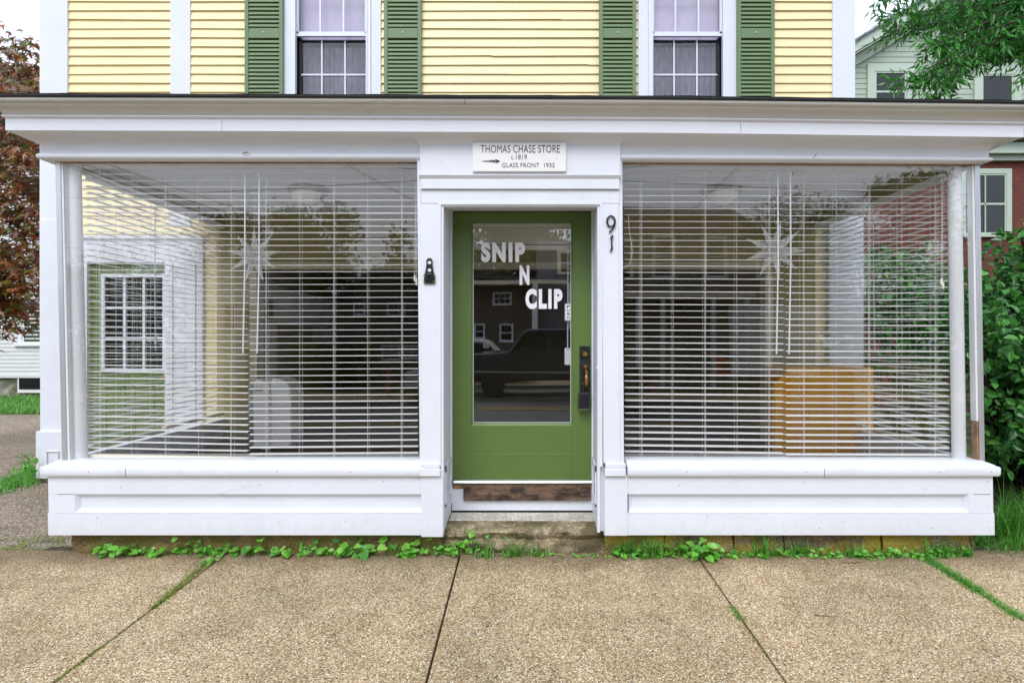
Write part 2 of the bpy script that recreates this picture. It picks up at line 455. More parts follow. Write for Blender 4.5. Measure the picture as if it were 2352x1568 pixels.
M['walk'] = aggregate('exposed_aggregate', [(.58, .44, .25), (.72, .58, .38), (.42, .30, .155), (.64, .52, .36), (.28, .20, .11), (.94, .84, .66), (.54, .41, .225), (.09, .07, .045)], 130, (.32, .235, .13), damp=.6, stain=(.84, .4))
M['drive'] = aggregate('driveway_gravel', [(.33, .27, .20), (.45, .39, .31), (.25, .20, .145), (.38, .32, .25), (.55, .50, .43), (.16, .13, .10)], 60, (.20, .16, .115), stain=(.85, .4))
M['soil'] = simple('dark_soil', (.05, .032, .018), .95, .5, 30, .8, 60)
M['road'] = simple('asphalt', (.10, .095, .09), .55, .3, 3, .3, 120)
M['roadline'] = simple('yellow_road_paint', (.55, .33, .03), .6, .2, 8)
M['grassbase'] = simple('grass_soil', (.06, .09, .02), .95, .4, 12, .5, 40)
M['black'] = simple('black_metal', (.018, .018, .022), .4, .3, 20, .1, 60, metal=.4)
M['blackplastic'] = simple('black_plastic', (.014, .014, .016), .5, .2, 40, .15, 90)
M['brass'] = simple('aged_brass', (.50, .28, .08), .3, .25, 20, metal=1.0)
M['brassbright'] = simple('bright_brass', (.80, .55, .15), .18, .1, 10, metal=1.0)
M['gold'] = simple('antique_gold', (.30, .19, .035), .3, .2, 10, metal=.5)
M['bronze'] = simple('dark_bronze', (.028, .030, .034), .4, .6, 24, .1, metal=.5)
M['lampglass'] = simple('frosted_lamp_glass', (.80, .80, .70), .3, .05, 4)
M['ink'] = simple('black_lettering', (.015, .014, .02), .6, .1, 4)
M['decal'] = simple('white_vinyl_lettering', (.90, .90, .95), .5, .02, 4)
M['signwhite'] = painted('sign_board_paint', (.80, .80, .80), crack=.3, dirt=.08)
M['appliance'] = simple('white_appliance_plastic', (.88, .88, .88), .35, .03, 3)
M['appgrey'] = simple('grey_appliance_plastic', (.40, .42, .42), .45, .05, 3)
M['silver'] = simple('galvanised_wire', (.6, .6, .6), .35, .1, 9, metal=.9)
M['screen'] = simple('lilac_shade_cloth', (.50, .44, .60), .8, .08, 2.2, stretch=(3, 3, 1))
M['meshgrey'] = simple('grey_screened_curtain', (.15, .14, .19), .9, .35, 5, stretch=(6, 6, 1.6))
M['curtain'] = simple('pale_curtain', (.60, .58, .68), .8, .05, 3)
M['sage'] = simple('sage_clapboard', (.36, .43, .34), .6, .05, 2)
M['sagetrim'] = simple('sage_trim', (.44, .52, .43), .5, .04, 2)
M['brick'] = brickmat('red_brick', (.20, .042, .026), (.10, .055, .04))
M['shingle'] = simple('grey_roof_shingle', (.20, .21, .235), .9, .2, 6, .5, 30, stretch=(1, 1, 6))
M['whiteclap'] = painted('peeling_white_clapboard', (.66, .67, .67), crack=.4, dirt=.3)
M['fieldstone'] = stonemat('grey_foundation_stone', (.16, .15, .12), (.42, .40, .34), (.12, .13, .05), 3)
M['taupe'] = simple('taupe_shingles', (.22, .19, .15), .85, .15, 3)
M['tantrim'] = simple('tan_window_trim', (.82, .74, .55), .6, .05, 3)
M['darkshingle'] = simple('dark_brown_shingles', (.11, .09, .075), .85, .2, 3)
M['darkroof'] = simple('charcoal_roof', (.05, .05, .055), .9, .2, 8)
M['bark'] = simple('tree_bark', (.06, .042, .032), .95, .4, 14, .9, 30, stretch=(1, 1, .2))
M['maple'] = leafmat('maple_leaf', [(.22, .04, .02), (.42, .12, .03), (.06, .016, .014), (.30, .13, .09), (.16, .18, .02), (.20, .045, .04), (.12, .22, .03), (.50, .30, .20), (.44, .17, .02), (.07, .02, .02), (.09, .14, .02)], .38, .3)
M['ash'] = leafmat('narrow_green_leaf', [(.03, .17, .025), (.06, .30, .03), (.018, .08, .018), (.10, .40, .05), (.04, .21, .035)], .35, .35)
M['bushleaf'] = leafmat('shrub_leaf', [(.03, .16, .03), (.07, .29, .04), (.015, .07, .018), (.05, .22, .04), (.13, .38, .07), (.025, .12, .03)], .3, .22)
M['reflleaf'] = leafmat('street_tree_leaf', [(.03, .09, .02), (.08, .17, .03), (.015, .045, .015), (.06, .13, .025)], .5, .2)
M['weed'] = leafmat('weed_leaf', [(.12, .40, .04), (.22, .58, .07), (.07, .28, .03), (.32, .66, .12)], .35, .35)
M['grassblade'] = leafmat('grass_blade', [(.10, .38, .04), (.18, .50, .07), (.06, .24, .03), (.24, .48, .12)], .4, .35)
M['moss'] = leafmat('moss_tuft', [(.24, .30, .03), (.15, .27, .03), (.34, .34, .05), (.10, .18, .02)], .7, .2)
M['straw'] = leafmat('dry_straw', [(.35, .24, .12), (.45, .34, .2)], .7, .2)
M['dryleaf'] = simple('dry_orange_leaf', (.42, .17, .03), .6, .3, 40)
M['twig'] = simple('brown_twig', (.16, .09, .045), .8, .2, 30)
M['truck'] = simple('dark_blue_car_paint', (.022, .026, .042), .15, .1, 2, spec=.8)
M['whitecar'] = simple('white_car_paint', (.7, .7, .7), .2, .03, 2, spec=.8)
M['tyre'] = simple('tyre_rubber', (.02, .02, .02), .85, .1, 20)
M['orange'] = simple('orange_plastic_post', (.95, .16, .02), .5, .05, 4)
M['redbox'] = simple('red_metal_box', (.6, .06, .02), .4, .05, 4)
M['star'] = leafmat('white_paper_star', [(.95, .95, .94), (.92, .92, .90)], .7, .5)
M['stardot'] = simple('star_perforation', (.30, .26, .20), .8, .1, 6)
M['wire'] = simple('black_cable', (.012, .012, .012), .6, .1, 4)
M['bluegrey'] = simple('blue_grey_shingles', (.16, .17, .21), .85, .2, 3)
M['curb'] = stonemat('granite_curb', (.25, .24, .22), (.42, .40, .37), None, 20)
M['housebeige'] = simple('off_white_siding', (.80, .80, .77), .6, .05, 2)

# ------------------------------------------------------------------ the setting: ground, road, pavement
mb = MB(); mb.add([(-150, -150, -.62), (150, -150, -.62), (150, -13.0, -.62), (-150, -13.0, -.62),
                   (-150, -5.0, -.36), (150, -5.0, -.36), (150, .1, -.03), (-150, .1, -.03), (150, 200, -.03), (-150, 200, -.03)],
                  [(0, 1, 2, 3), (3, 2, 5, 4), (4, 5, 6, 7), (7, 6, 8, 9)])
tag(mb.build('ground', M['soil']), kind='structure')
mb = MB(); mb.add([(-150, -14.6, -.50), (150, -14.6, -.50), (150, -9.4, -.42), (-150, -9.4, -.42), (150, -5.15, -.40), (-150, -5.15, -.40)], [(0, 1, 2, 3), (3, 2, 4, 5)])
tag(mb.build('road', M['road']), kind='structure')
mb = MB()
for dy in (-.13, .13):
    mb.add([(-60, -9.4 + dy - .05 + .35, -.41), (60, -9.4 + dy - .05 - .5, -.41), (60, -9.4 + dy + .05 - .5, -.41), (-60, -9.4 + dy + .05 + .35, -.41)], [(0, 1, 2, 3)])
tag(mb.build('road_marking', M['roadline']), kind='structure')
mb = MB(); mb.box(-60, 60, -5.15, -5.0, -.55, -.235, n=1); mb.box(-60, 60, -14.75, -14.6, -.62, -.38, n=1)
tag(mb.build('kerb', M['curb']), kind='structure')
mb = MB(); mb.box(-60, 60, -18, -14.75, -.6, -.39, n=1)
tag(mb.build('pavement', M['walk']), kind='structure')
mb = MB(); mb.box(-60, 60, -80, -18, -.7, -.40, n=1)
tag(mb.build('lawn', M['grassbase']), kind='structure')

# near pavement: slabs parted by real joints that follow the photo
def jl(a, b):
    (x0, y0), (x1, y1) = G(*a), G(*b)
    return lambda y: x0 + (x1 - x0) * (y - y0) / (y1 - y0)
J = [jl((515, 1275), (120, 1568)), jl((1055, 1278), (978, 1568)), jl((1622, 1305), (1808, 1568)), jl((2130, 1285), (2352, 1425))]
J = [(lambda y, o=o: J0(y) + o) for J0, o in ((J[0], -3.4), (J[0], -1.7))] + J + [(lambda y: J[3](y) + 1.7), (lambda y: J[3](y) + 3.4), (lambda y: J[3](y) + 5.1)] if False else J
edges = [lambda y: -12.0, lambda y: -6.2, lambda y: -4.0 + .02 * y] + J + [lambda y: 4.75, lambda y: 6.4, lambda y: 12.0]
edges = sorted(edges, key=lambda f: f(-.2))
mb = MB()
for i in range(len(edges) - 1):
    a, b = edges[i], edges[i + 1]
    yf = .135 if b(-.1) > -3.9 and a(-.1) < 3.9 else .09
    ys = [yf, -1.0, -2.2, -3.6, -5.0]
    for y1, y0 in ((ys[0], ys[-1]),):
        g_ = .006
        P = [(a(y0) + g_, y0), (b(y0) - g_, y0), (b(y1) - g_, y1), (a(y1) + g_, y1)]
        mb.prism_z(P, lambda x, y: GZ0 + GS * y - .1, lambda x, y: GZ0 + GS * y)
tag(mb.build('sidewalk', M['walk'], bevel=.006, seg=2), kind='structure')
# driveway beside the house, and the soil by the neighbour's shrub
mb = MB()
nx, ny = 24, 24
vs, fs = [], []
for j in range(ny + 1):
    for i in range(nx + 1):
        x = -14 + (14 - 3.2) * i / nx; y = .10 + 9.4 * j / ny
        if y > 2.2 and x > -5.4: x = -5.4 + (x + 5.4) * .01
        vs.append((x, y, .004 + .02 * mnoise.noise(Vector((x * .8, y * .8, 0)))))
for j in range(ny):
    for i in range(nx):
        a = j * (nx + 1) + i; fs.append((a, a + 1, a + nx + 2, a + nx + 1))
mb.add(vs, fs)
tag(mb.build('driveway', M['drive'], smooth=True), kind='structure')
mb = MB(); mb.add([(-30, 8.6, .012), (-5.6, 8.2, .012), (-5.6, 30, .02), (-30, 30, .02)], [(0, 1, 2, 3)])
tag(mb.build('lawn', M['grassbase']), kind='structure')
mb = MB(); mb.add([(3.6, .095, -.006), (40, .095, -.006), (40, 40, -.006), (3.6, 40, -.006)], [(0, 1, 2, 3)])
tag(mb.build('garden_soil', M['soil']), kind='structure')
mb = MB(); mb.box(-3.6, 3.7, .10, .23, -.05, .014)
tag(mb.build('soil_strip', M['soil']), kind='structure')

# ------------------------------------------------------------------ the yellow house
KW = 1.56; YW = (KW - 1) * D           # main wall plane
house = thing('house', 'yellow clapboard house with white glass-fronted shop and green door', 'house', (0, 2.35, 0))
HX0, HX1 = XX(97, KW), XX(1960, KW)
W1 = (XX(682, KW), XX(843, KW)); W2 = (XX(1498, KW), XX(1657, KW))
WZ0, WZ1 = 4.15, 5.98
CAS = .165
# clapboards
mb = MB()
pitch = 20.75 * KW / S
def clap_rows(mb, spans, z0, z1, y, sgn=-1, pitch=pitch, thick=.021, jit=.005, mi=0, seed=1):
    rnd = random.Random(seed)
    nrow = int((z1 - z0) / pitch) + 1
    for r in range(nrow):
        za = z0 + r * pitch; zb = min(za + pitch + .004, z1)
        if za >= z1: break
        for (a, b, lo, hi) in spans:
            if zb <= lo + .01 or za >= hi - .01: continue
            x = a
            while x < b - .01:
                nx_ = b if b - x < 1.6 else min(b, x + rnd.uniform(1.2, 3.6))
                if b - nx_ < .4: nx_ = b
                dz = rnd.uniform(-jit, jit) * (1 if b - a > .5 else .3)
                t0 = thick + rnd.uniform(-.002, .003)
                o = y + sgn * t0; q = y + sgn * .003
                mb.add([(x, o, za + dz), (nx_, o, za - dz), (nx_, q, zb), (x, q, zb), (x, y, za + dz), (nx_, y, za - dz)],
                       [(0, 1, 2, 3), (4, 5, 1, 0)], mi)
                x = nx_
XM0, XM1 = XX(395, KW), XX(440, KW)      # the white board dividing the old front
zb0 = ZZ(213, KW) - pitch * 8
S1 = [(HX0 + .25, XM0, 0, 9), (XM1, W1[0] - CAS, 0, 9), (W1[1] + CAS, W2[0] - CAS, 0, 9), (W2[1] + CAS, HX1 - .2, 0, 9),
      (W1[0] - CAS, W1[1] + CAS, 0, WZ0 - .1), (W2[0] - CAS, W2[1] + CAS, 0, WZ0 - .1),
      (W1[0] - CAS, W1[1] + CAS, WZ1 + .15, 9), (W2[0] - CAS, W2[1] + CAS, WZ1 + .15, 9)]
clap_rows(mb, S1, zb0, 7.1, YW)
# lower left, beside the shop, above the green side door
clap_rows(mb, [(HX0 + .25, -3.4, 0, 9)], 2.80, zb0, YW)
mb.build('clapboards', M['yellow'], house)
# structural wall behind (with openings)
mb = MB()
def wall_with_holes(mb, x0, x1, z0, z1, y0, y1, holes, mi=0):
    xs = sorted({x0, x1} | {h[0] for h in holes} | {h[1] for h in holes})
    for a, b in zip(xs, xs[1:]):
        c = (a + b) / 2; zz = z0
        for h in sorted([h for h in holes if h[0] < c < h[1]], key=lambda h: h[2]):
            if h[2] > zz: mb.box(a, b, y0, y1, zz, h[2], mi, n=1)
            zz = h[3]
        if zz < z1: mb.box(a, b, y0, y1, zz, z1, mi, n=1)
GD = (XX(205, KW), XX(385, KW))          # green side door
holes = [(W1[0], W1[1], WZ0, WZ1), (W2[0], W2[1], WZ0, WZ1), (-3.05, 2.85, .45, 2.48), (GD[0], GD[1], .3, 2.47)]
wall_with_holes(mb, HX0 + .02, HX1 - .02, 0, 7.1, YW, YW + .12, holes)
mb.box(HX0 + .02, HX0 + .14, YW + .12, 10, 0, 7.1); mb.box(HX1 - .14, HX1 - .02, YW + .12, 10, 0, 7.1); mb.box(HX0 + .14, HX1 - .14, 9.9, 10, 0, 7.1)
mb.build('wall', M['yellow'], house)
mb = MB(); mb.prism_x([(YW - .45, 7.1), (YW - .45, 7.22), (6.2, 10.2), (10.5, 7.22), (10.5, 7.1)], HX0 - .3, HX1 + .3, n=1)
mb.build('roof', M['shingle'], house)
# corner boards
mb = MB(); mb.box(HX0, XX(160, KW), YW - .035, YW + .2, 1.2, 7.1); mb.box(HX0 - .012, HX0 + .0, YW - .02, YW + .25, 1.2, 7.1)
mb.build('corner_board', M['white_v'], house)
mb = MB(); mb.box(XX(1909, KW), HX1, YW - .035, YW + .2, .2, 7.1)
mb.build('corner_board', M['white_v'], house)
mb = MB(); mb.box(XM0, XM1, YW - .03, YW + .0, 2.9, 7.1)
mb.build('corner_board', M['white_clean'], house)
# left corner pilaster running to the ground: shaft, plinth with panel
mb = MB()
mb.box(XX(100, KW), XX(172, KW), YW - .05, YW + .0, ZZ(990, KW), 2.95)
mb.build('corner_pilaster', M['white_v'], house, bevel=.004)
mb = MB(); pz = ZZ(988, KW)
mb.box(XX(96, KW), XX(176, KW), YW - .085, YW + .0, .05, pz)
mb.box(XX(122, KW), XX(124, KW), YW - .1, YW - .085, .2, ZZ(1032, KW)); mb.box(XX(148, KW), XX(150, KW), YW - .1, YW - .085, .2, ZZ(1032, KW)); mb.box(XX(122, KW), XX(150, KW), YW - .1, YW - .085, ZZ(1034, KW), ZZ(1032, KW))
mb.build('plinth', M['white'], house, bevel=.004)
# right corner pilaster (seen through the end window)
mb = MB(); mb.box(3.47, 3.86, YW - .06, YW + .1, .1, 3.0); mb.box(3.47, 3.9, YW - .09, YW - .06, .1, .5)
mb.build('corner_pilaster', M['white_v'], house, bevel=.004)
# trim over and beside the green side door
mb = MB()
mb.box(XX(176, KW), XX(470, KW), YW - .04, YW, ZZ(604, KW), ZZ(546, KW)); mb.box(XX(174, KW), XX(472, KW), YW - .07, YW, ZZ(549, KW), ZZ(543, KW))
mb.box(XX(176, KW), GD[0], YW - .035, YW, .2, ZZ(604, KW))
mb.box(GD[1], XX(470, KW), YW - .045, YW, .2, ZZ(604, KW)); mb.box(XX(398, KW), XX(403, KW), YW - .06, YW - .045, .2, ZZ(604, KW)); mb.box(XX(450, KW), XX(455, KW), YW - .06, YW - .045, .2, ZZ(604, KW))
mb.build('door_casing', M['white_v'], house)
# green side door with nine lights
LX0, LX1, LZ0, LZ1 = XX(240, KW), XX(373, KW), ZZ(846, KW), ZZ(637, KW)
mb = MB()
wall_with_holes(mb, GD[0], GD[1], .3, 2.47, YW + .02, YW + .06, [(LX0, LX1, LZ0, LZ1)])
for a, b in ((.18, .45), (.55, .82)):
    xa, xb = GD[0] + (GD[1] - GD[0]) * a, GD[0] + (GD[1] - GD[0]) * b
    for q in ((xa, xb, .5, .52), (xa, xb, 1.06, 1.08), (xa, xa + .02, .5, 1.08), (xb - .02, xb, .5, 1.08)):
        mb.box(q[0], q[1], YW + .008, YW + .02, q[2], q[3])
sd = mb.build('side_door', M['green'], house)
mb = MB()
for q in ((LX0 - .04, LX1 + .04, LZ0 - .04, LZ0), (LX0 - .04, LX1 + .04, LZ1, LZ1 + .04), (LX0 - .04, LX0, LZ0, LZ1), (LX1, LX1 + .04, LZ0, LZ1)):
    mb.box(q[0], q[1], YW + .0, YW + .045, q[2], q[3])
for i in (1, 2):
    x = LX0 + (LX1 - LX0) * i / 3; mb.box(x - .014, x + .014, YW + .01, YW + .045, LZ0, LZ1)
    z = LZ0 + (LZ1 - LZ0) * i / 3; mb.box(LX0, LX1, YW + .013, YW + .045, z - .014, z + .014)
mb.build('muntin', M['vinyl'], sd)
mb = MB(); mb.box(LX0, LX1, YW + .05, YW + .056, LZ0, LZ1); mb.build('pane', M['glass_dark'], sd)
mb = MB(); mb.lathe([(0, -.06), (.02, -.058), (.027, -.045), (.024, -.03), (.01, -.02), (.01, 0), (.028, .004), (.028, .02)], (XX(378, KW), YW + .005, ZZ(866, KW)), 16, axis='y'); mb.build('door_knob', M['brassbright'], sd, smooth=True)

# upper sash windows
def upper_window(x0, x1):
    mb = MB()
    for q in ((x0 - CAS, x0 - .05, WZ0 - .1, WZ1 + .15), (x1 + .05, x1 + CAS, WZ0 - .1, WZ1 + .15), (x0 - .05, x1 + .05, WZ1 + .05, WZ1 + .15)):
        mb.box(q[0], q[1], YW - .03, YW, q[2], q[3])
    f = mb.build('window', M['white_v'], house, bevel=.004)
    mb = MB()
    for q in ((x0 - .05, x0, WZ0, WZ1 + .05), (x1, x1 + .05, WZ0, WZ1 + .05), (x0, x1, WZ1, WZ1 + .05)):
        mb.box(q[0], q[1], YW - .045, YW + .1, q[2], q[3])
    mb.box(x0 - .014, x0, YW - .055, YW - .045, WZ0, WZ1); mb.box(x1, x1 + .014, YW - .055, YW - .045, WZ0, WZ1)
    mb.build('frame', M['vinyl'], f)
    mb = MB(); mb.box(x0 - .12, x1 + .12, YW - .08, YW + .1, WZ0 - .1, WZ0); mb.build('sill', M['white'], f)
    zr = ZZ(78, KW)     # meeting rail
    mb = MB()
    ys = YW - .008
    for q in ((x0, x1, zr - .03, zr + .02), (x0, x0 + .022, zr, WZ1), (x1 - .022, x1, zr, WZ1), (x0, x1, WZ1 - .03, WZ1)):
        mb.box(q[0], q[1], ys, ys + .03, q[2], q[3])
    for i in (1, 2):
        x = x0 + (x1 - x0) * i / 3; mb.box(x - .009, x + .009, ys + .004, ys + .02, zr + .02, WZ1 - .03)
    z = (zr + WZ1) / 2; mb.box(x0 + .022, x1 - .022, ys + .005, ys + .019, z - .009, z + .009)
    mb.build('upper_sash', M['vinyl'], f)
    mb = MB(); mb.box(x0 + .02, x1 - .02, ys + .022, ys + .026, zr, WZ1 - .02); mb.build('pane', M['glass'], f)
    yl = YW + .055
    mb = MB()
    for q in ((x0, x0 + .03, WZ0, zr - .03), (x1 - .03, x1, WZ0, zr - .03), (x0, x1, WZ0, WZ0 + .06)):
        mb.box(q[0], q[1], yl, yl + .03, q[2], q[3], 1)
    for i in (1, 2):
        x = x0 + (x1 - x0) * i / 3; mb.box(x - .008, x + .008, yl - .004, yl + .01, WZ0 + .06, zr - .05)
    z = ZZ(167, KW); mb.box(x0 + .03, x1 - .03, yl - .003, yl + .009, z - .009, z + .009)
    mb.build('lower_sash', [M['vinyl'], M['blackplastic']], f)
    mb = MB(); mb.box(x0 + .02, x1 - .02, yl + .012, yl + .016, WZ0 + .05, zr); mb.build('pane', M['glass'], f)
    # curtain and shade
    mb = MB(); vs = []; n = 36
    for i in range(n + 1):
        x = x0 + .01 + (x1 - x0 - .02) * i / n; y = YW + .17 + .012 * math.sin(i * 1.9) + .006 * math.sin(i * 4.1)
        vs += [(x, y, WZ0), (x, y, zr - .07), (x, y + .006, zr - .07), (x, y + .006, WZ0)]
    mb.add(vs, [(4 * i + j, 4 * i + 4 + j, 4 * i + 4 + (j + 1) % 4, 4 * i + (j + 1) % 4) for i in range(n) for j in range(4)])
    mb.build('curtain', M['meshgrey'], f, smooth=True)
    mb = MB(); mb.box(x0, x1, YW + .10, YW + .106, zr - .02, WZ1); mb.box(x0 - .02, x1 + .02, YW + .3, YW + .31, WZ0 - .1, WZ1 + .1, 1)
    mb.build('shade', [M['screen'], M['blackplastic']], f)
upper_window(*W1); upper_window(*W2)

# shutters
def shutter(xa, xb):
    x0, x1 = xa, xb; z0, z1 = WZ0 - .08, WZ1 + .1; y0, y1 = YW - .07, YW - .03
    st = .042
    zm0, zm1 = ZZ(95, KW), ZZ(72, KW)
    mb = MB()
    mb.box(x0, x0 + st, y0, y1, z0, z1); mb.box(x1 - st, x1, y0, y1, z0, z1)
    mb.box(x0 + st, x1 - st, y0 + .003, y1, zm0, zm1); mb.box(x0 + st, x1 - st, y0 + .003, y1, z0, z0 + .08); mb.box(x0 + st, x1 - st, y0 + .003, y1, z1 - .08, z1)
    s = mb.build('shutter', M['green_sh'], house, bevel=.003)
    mb = MB(); p = 9.15 * KW / S
    for (lo, hi) in ((z0 + .085, zm0 - .01), (zm1 + .012, z1 - .085)):
        n = int((hi - lo) / p); pp = (hi - lo) / n
        for i in range(n):
            z = lo + i * pp + random.uniform(-.001, .001)
            mb.prism_x([(y0 + .010, z), (y0 + .004, z + .002), (y0 + .003, z + .006), (y0 + .016, z + pp * .80), (y1 - .004, z + pp * 1.02), (y1 - .002, z + pp * .9)], x0 + st, x1 - st, n=1)
    mb.build('louvers', M['green_sh'], s)
    mb = MB(); xc = (x0 + x1) / 2
    mb.lathe([(0, -.006), (.006, -.006), (.009, -.002), (.009, .003)], (xc, y0, (zm0 + zm1) / 2 + .005), 12, axis='y')
    mb.build('screw', M['vinyl'], s)
    return s
for a, b in ((560, 648), (881, 967), (1377, 1462), (1695, 1781)): shutter(XX(a, KW - .02), XX(b, KW - .02))

# ------------------------------------------------------------------ the shopfront (parts of the house)
BL, BR = -3.487, 3.395
U = [(BL, YW), (BL, 0), (BR, 0), (BR, YW)]
def seg_path(path, n=12):
    out = [path[0]]
    for a, b in zip(path, path[1:]):
        l = math.hypot(b[0] - a[0], b[1] - a[1]); k = max(1, int(l / .6))
        for i in range(1, k + 1): out.append((a[0] + (b[0] - a[0]) * i / k, a[1] + (b[1] - a[1]) * i / k))
    return out
U = seg_path(U)
UH = seg_path([(BL - .003, YW), (BL - .003, 0), (BR + .01, 0), (BR + .01, YW)])
mb = MB()
mb.sweep([(-.065, 2.902), (.0, 2.902), (.010, 2.907), (.017, 2.918), (.018, 2.928), (.012, 2.938), (.004, 2.943), (.002, 2.946), (0, 3.0), (.004, 3.012), (.014, 3.03), (.032, 3.046), (.055, 3.057), (.085, 3.063), (.12, 3.065), (-.065, 3.065)], UH, closed=True)
mb.build('header', M['white'], house, wp=True, smooth=True)
mb = MB()
mb.sweep([(-.06, 3.067), (.118, 3.067), (.125, 3.058), (.134, 3.058), (.134, 3.142), (.139, 3.146), (.148, 3.148), (.152, 3.154), (.149, 3.161), (.140, 3.163), (-.06, 3.163)], UH, closed=True)
mb.build('cornice', M['white_clean'], house, wp=True, smooth=True)
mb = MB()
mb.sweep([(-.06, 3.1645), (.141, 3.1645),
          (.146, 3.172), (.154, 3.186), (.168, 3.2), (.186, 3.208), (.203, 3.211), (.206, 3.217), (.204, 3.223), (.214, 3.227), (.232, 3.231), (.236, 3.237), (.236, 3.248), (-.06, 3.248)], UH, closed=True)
mb.build('crown_moulding', M['shaded_weathered'], house, wp=True, smooth=True)
mb = MB(); mb.sweep([(-.06, 3.25), (.246, 3.25), (.25, 3.255), (.25, 3.266), (.2, 3.272), (-.06, 3.285)], UH, closed=True)
# lumpy felt roof sloping up to the main wall
vs, fs = [], []
nxr, nyr = 60, 8
for j in range(nyr + 1):
    for i in range(nxr + 1):
        x = BL - .24 + (BR - BL + .48) * i / nxr; y = -.24 + (YW + .24) * j / nyr
        vs.append((x, y, 3.272 + .16 * (y + .24) + .008 * abs(mnoise.noise(Vector((x * 3, y * 3, 4))))))
for j in range(nyr):
    for i in range(nxr):
        a = j * (nxr + 1) + i; fs.append((a, a + 1, a + nxr + 2, a + nxr + 1))
mb.add(vs, fs)
mb.build('felt_roof', M['blackroof'], house, wp=True)

# sill, base boards, recessed panels
def base(xa, xb, side):
    """side -1: left bay base, +1: right"""
    if side < 0: path = seg_path([(BL, YW), (BL, 0), (xb, 0)])
    else: path = seg_path([(xa, 0), (BR, 0), (BR, YW)])
    mb = MB()
    mb.sweep([(-.12, .612), (.025, .612), (.028, .618), (.032, .628), (.033, .672), (.028, .680), (.014, .684), (.008, .69), (-.02, .703), (-.045, .712), (-.12, .716)], path, closed=True)
    mb.build('sill', M['white_sill'], house, wp=True, smooth=True)
    zt, za, zb_ = ZZ(1134), ZZ(1177), ZZ(1228)      # top rail bottom, panel bottom, bottom
    mb = MB()
    mb.sweep([(-.08, zt), (.0, zt), (.0, .611), (-.08, .611)], path, closed=True)
    mb.sweep([(-.08, zb_), (.004, zb_), (.004, za - .002), (-.08, za - .002)], path, closed=True)
    px0, px1 = (XX(172) - .055, xb - .012) if side < 0 else (xa + .012, XX(2226) - .04)
    # stiles either side of the panel, and the side walls
    if side < 0:
        mb.box(BL, px0, -.0, .08, za, zt - .001); mb.box(BL, BL + .06, .08, YW, za, zt - .001)
    else:
        mb.box(px1, BR, -.0, .08, za, zt - .001); mb.box(BR - .06, BR, .08, YW, za, zt - .001)
    mb.box(px0, px1, .03, .06, za, zt - .001)
    mb.build('base_board', M['white'], house, wp=True)
    # bevelled frame of the recessed panel
    fr = MB(); m = .022
    o = [(px0, za), (px1, za), (px1, zt), (px0, zt)]
    i_ = [(px0 + m, za + m * 1.3), (px1 - m, za + m * 1.3), (px1 - m, zt - m), (px0 + m, zt - m)]
    n = 6
    def sub(p, q): return [(p[0] + (q[0] - p[0]) * t / n, p[1] + (q[1] - p[1]) * t / n) for t in range(n + 1)]
    for k in range(4):
        A = sub(o[k], o[(k + 1) % 4]); B = sub(i_[k], i_[(k + 1) % 4])
        for t in range(n):
            fr.add([(A[t][0], .0, A[t][1]), (A[t + 1][0], .0, A[t + 1][1]), (B[t + 1][0], .029, B[t + 1][1]), (B[t][0], .029, B[t][1])], [(0, 1, 2, 3)])
            fr.add([(B[t][0], .012, B[t][1]), (B[t + 1][0], .012, B[t + 1][1]), (B[t + 1][0], .0292, B[t + 1][1]), (B[t][0], .0292, B[t][1])], [(0, 1, 2, 3)]) if False else None
    fr.build('base_panel', M['white'], house, wp=True)
base(None, XX(968), -1); base(XX(1437), None, 1)
# foundation (recessed)
mb = MB()
def rough_box(mb, x0, x1, y0, y1, z0, z1, amp=.008, step=.06, mi=0, seed=0):
    nx_ = max(2, int((x1 - x0) / step)); nz = max(3, int((z1 - z0) / step * 1.3)); vs, fs = [], []
    for j in range(nz + 1):
        for i in range(nx_ + 1):
            x = x0 + (x1 - x0) * i / nx_; z = z0 + (z1 - z0) * j / nz
            y = y0 + amp * 2 * mnoise.noise(Vector((x * 7, z * 9, seed))) + amp * mnoise.noise(Vector((x * 26, z * 26, seed)))
            vs.append((x, y, z))
    for j in range(nz):
        for i in range(nx_):
            a = j * (nx_ + 1) + i; fs.append((a, a + 1, a + nx_ + 2, a + nx_ + 1))
    mb.add(vs, fs, mi)
    mb.box(x0, x1, y0 + amp * 2.2, y1, z0, z1, mi, n=1)
rough_box(mb, XX(143), -.58, .09, .4, -.06, ZZ(1226), .012, seed=3)
mb.box(XX(143), XX(143) + .2, .4, YW, -.06, ZZ(1226))
mb.build('foundation', M['found2'], house)
mb = MB(); x = .62; rnd = random.Random(4)
while x < XX(2258) * 1.0:
    x2 = min(x + rnd.uniform(.35, .75), XX(2258))
    rough_box(mb, x + .006, x2 - .006, .075 + rnd.uniform(-.01, .01), .4, -.06, ZZ(1227), .012, seed=x)
    x = x2 + .001
mb.box(XX(2258) - .2, XX(2258), .4, YW, -.06, ZZ(1227))
mb.build('foundation', M['found'], house)

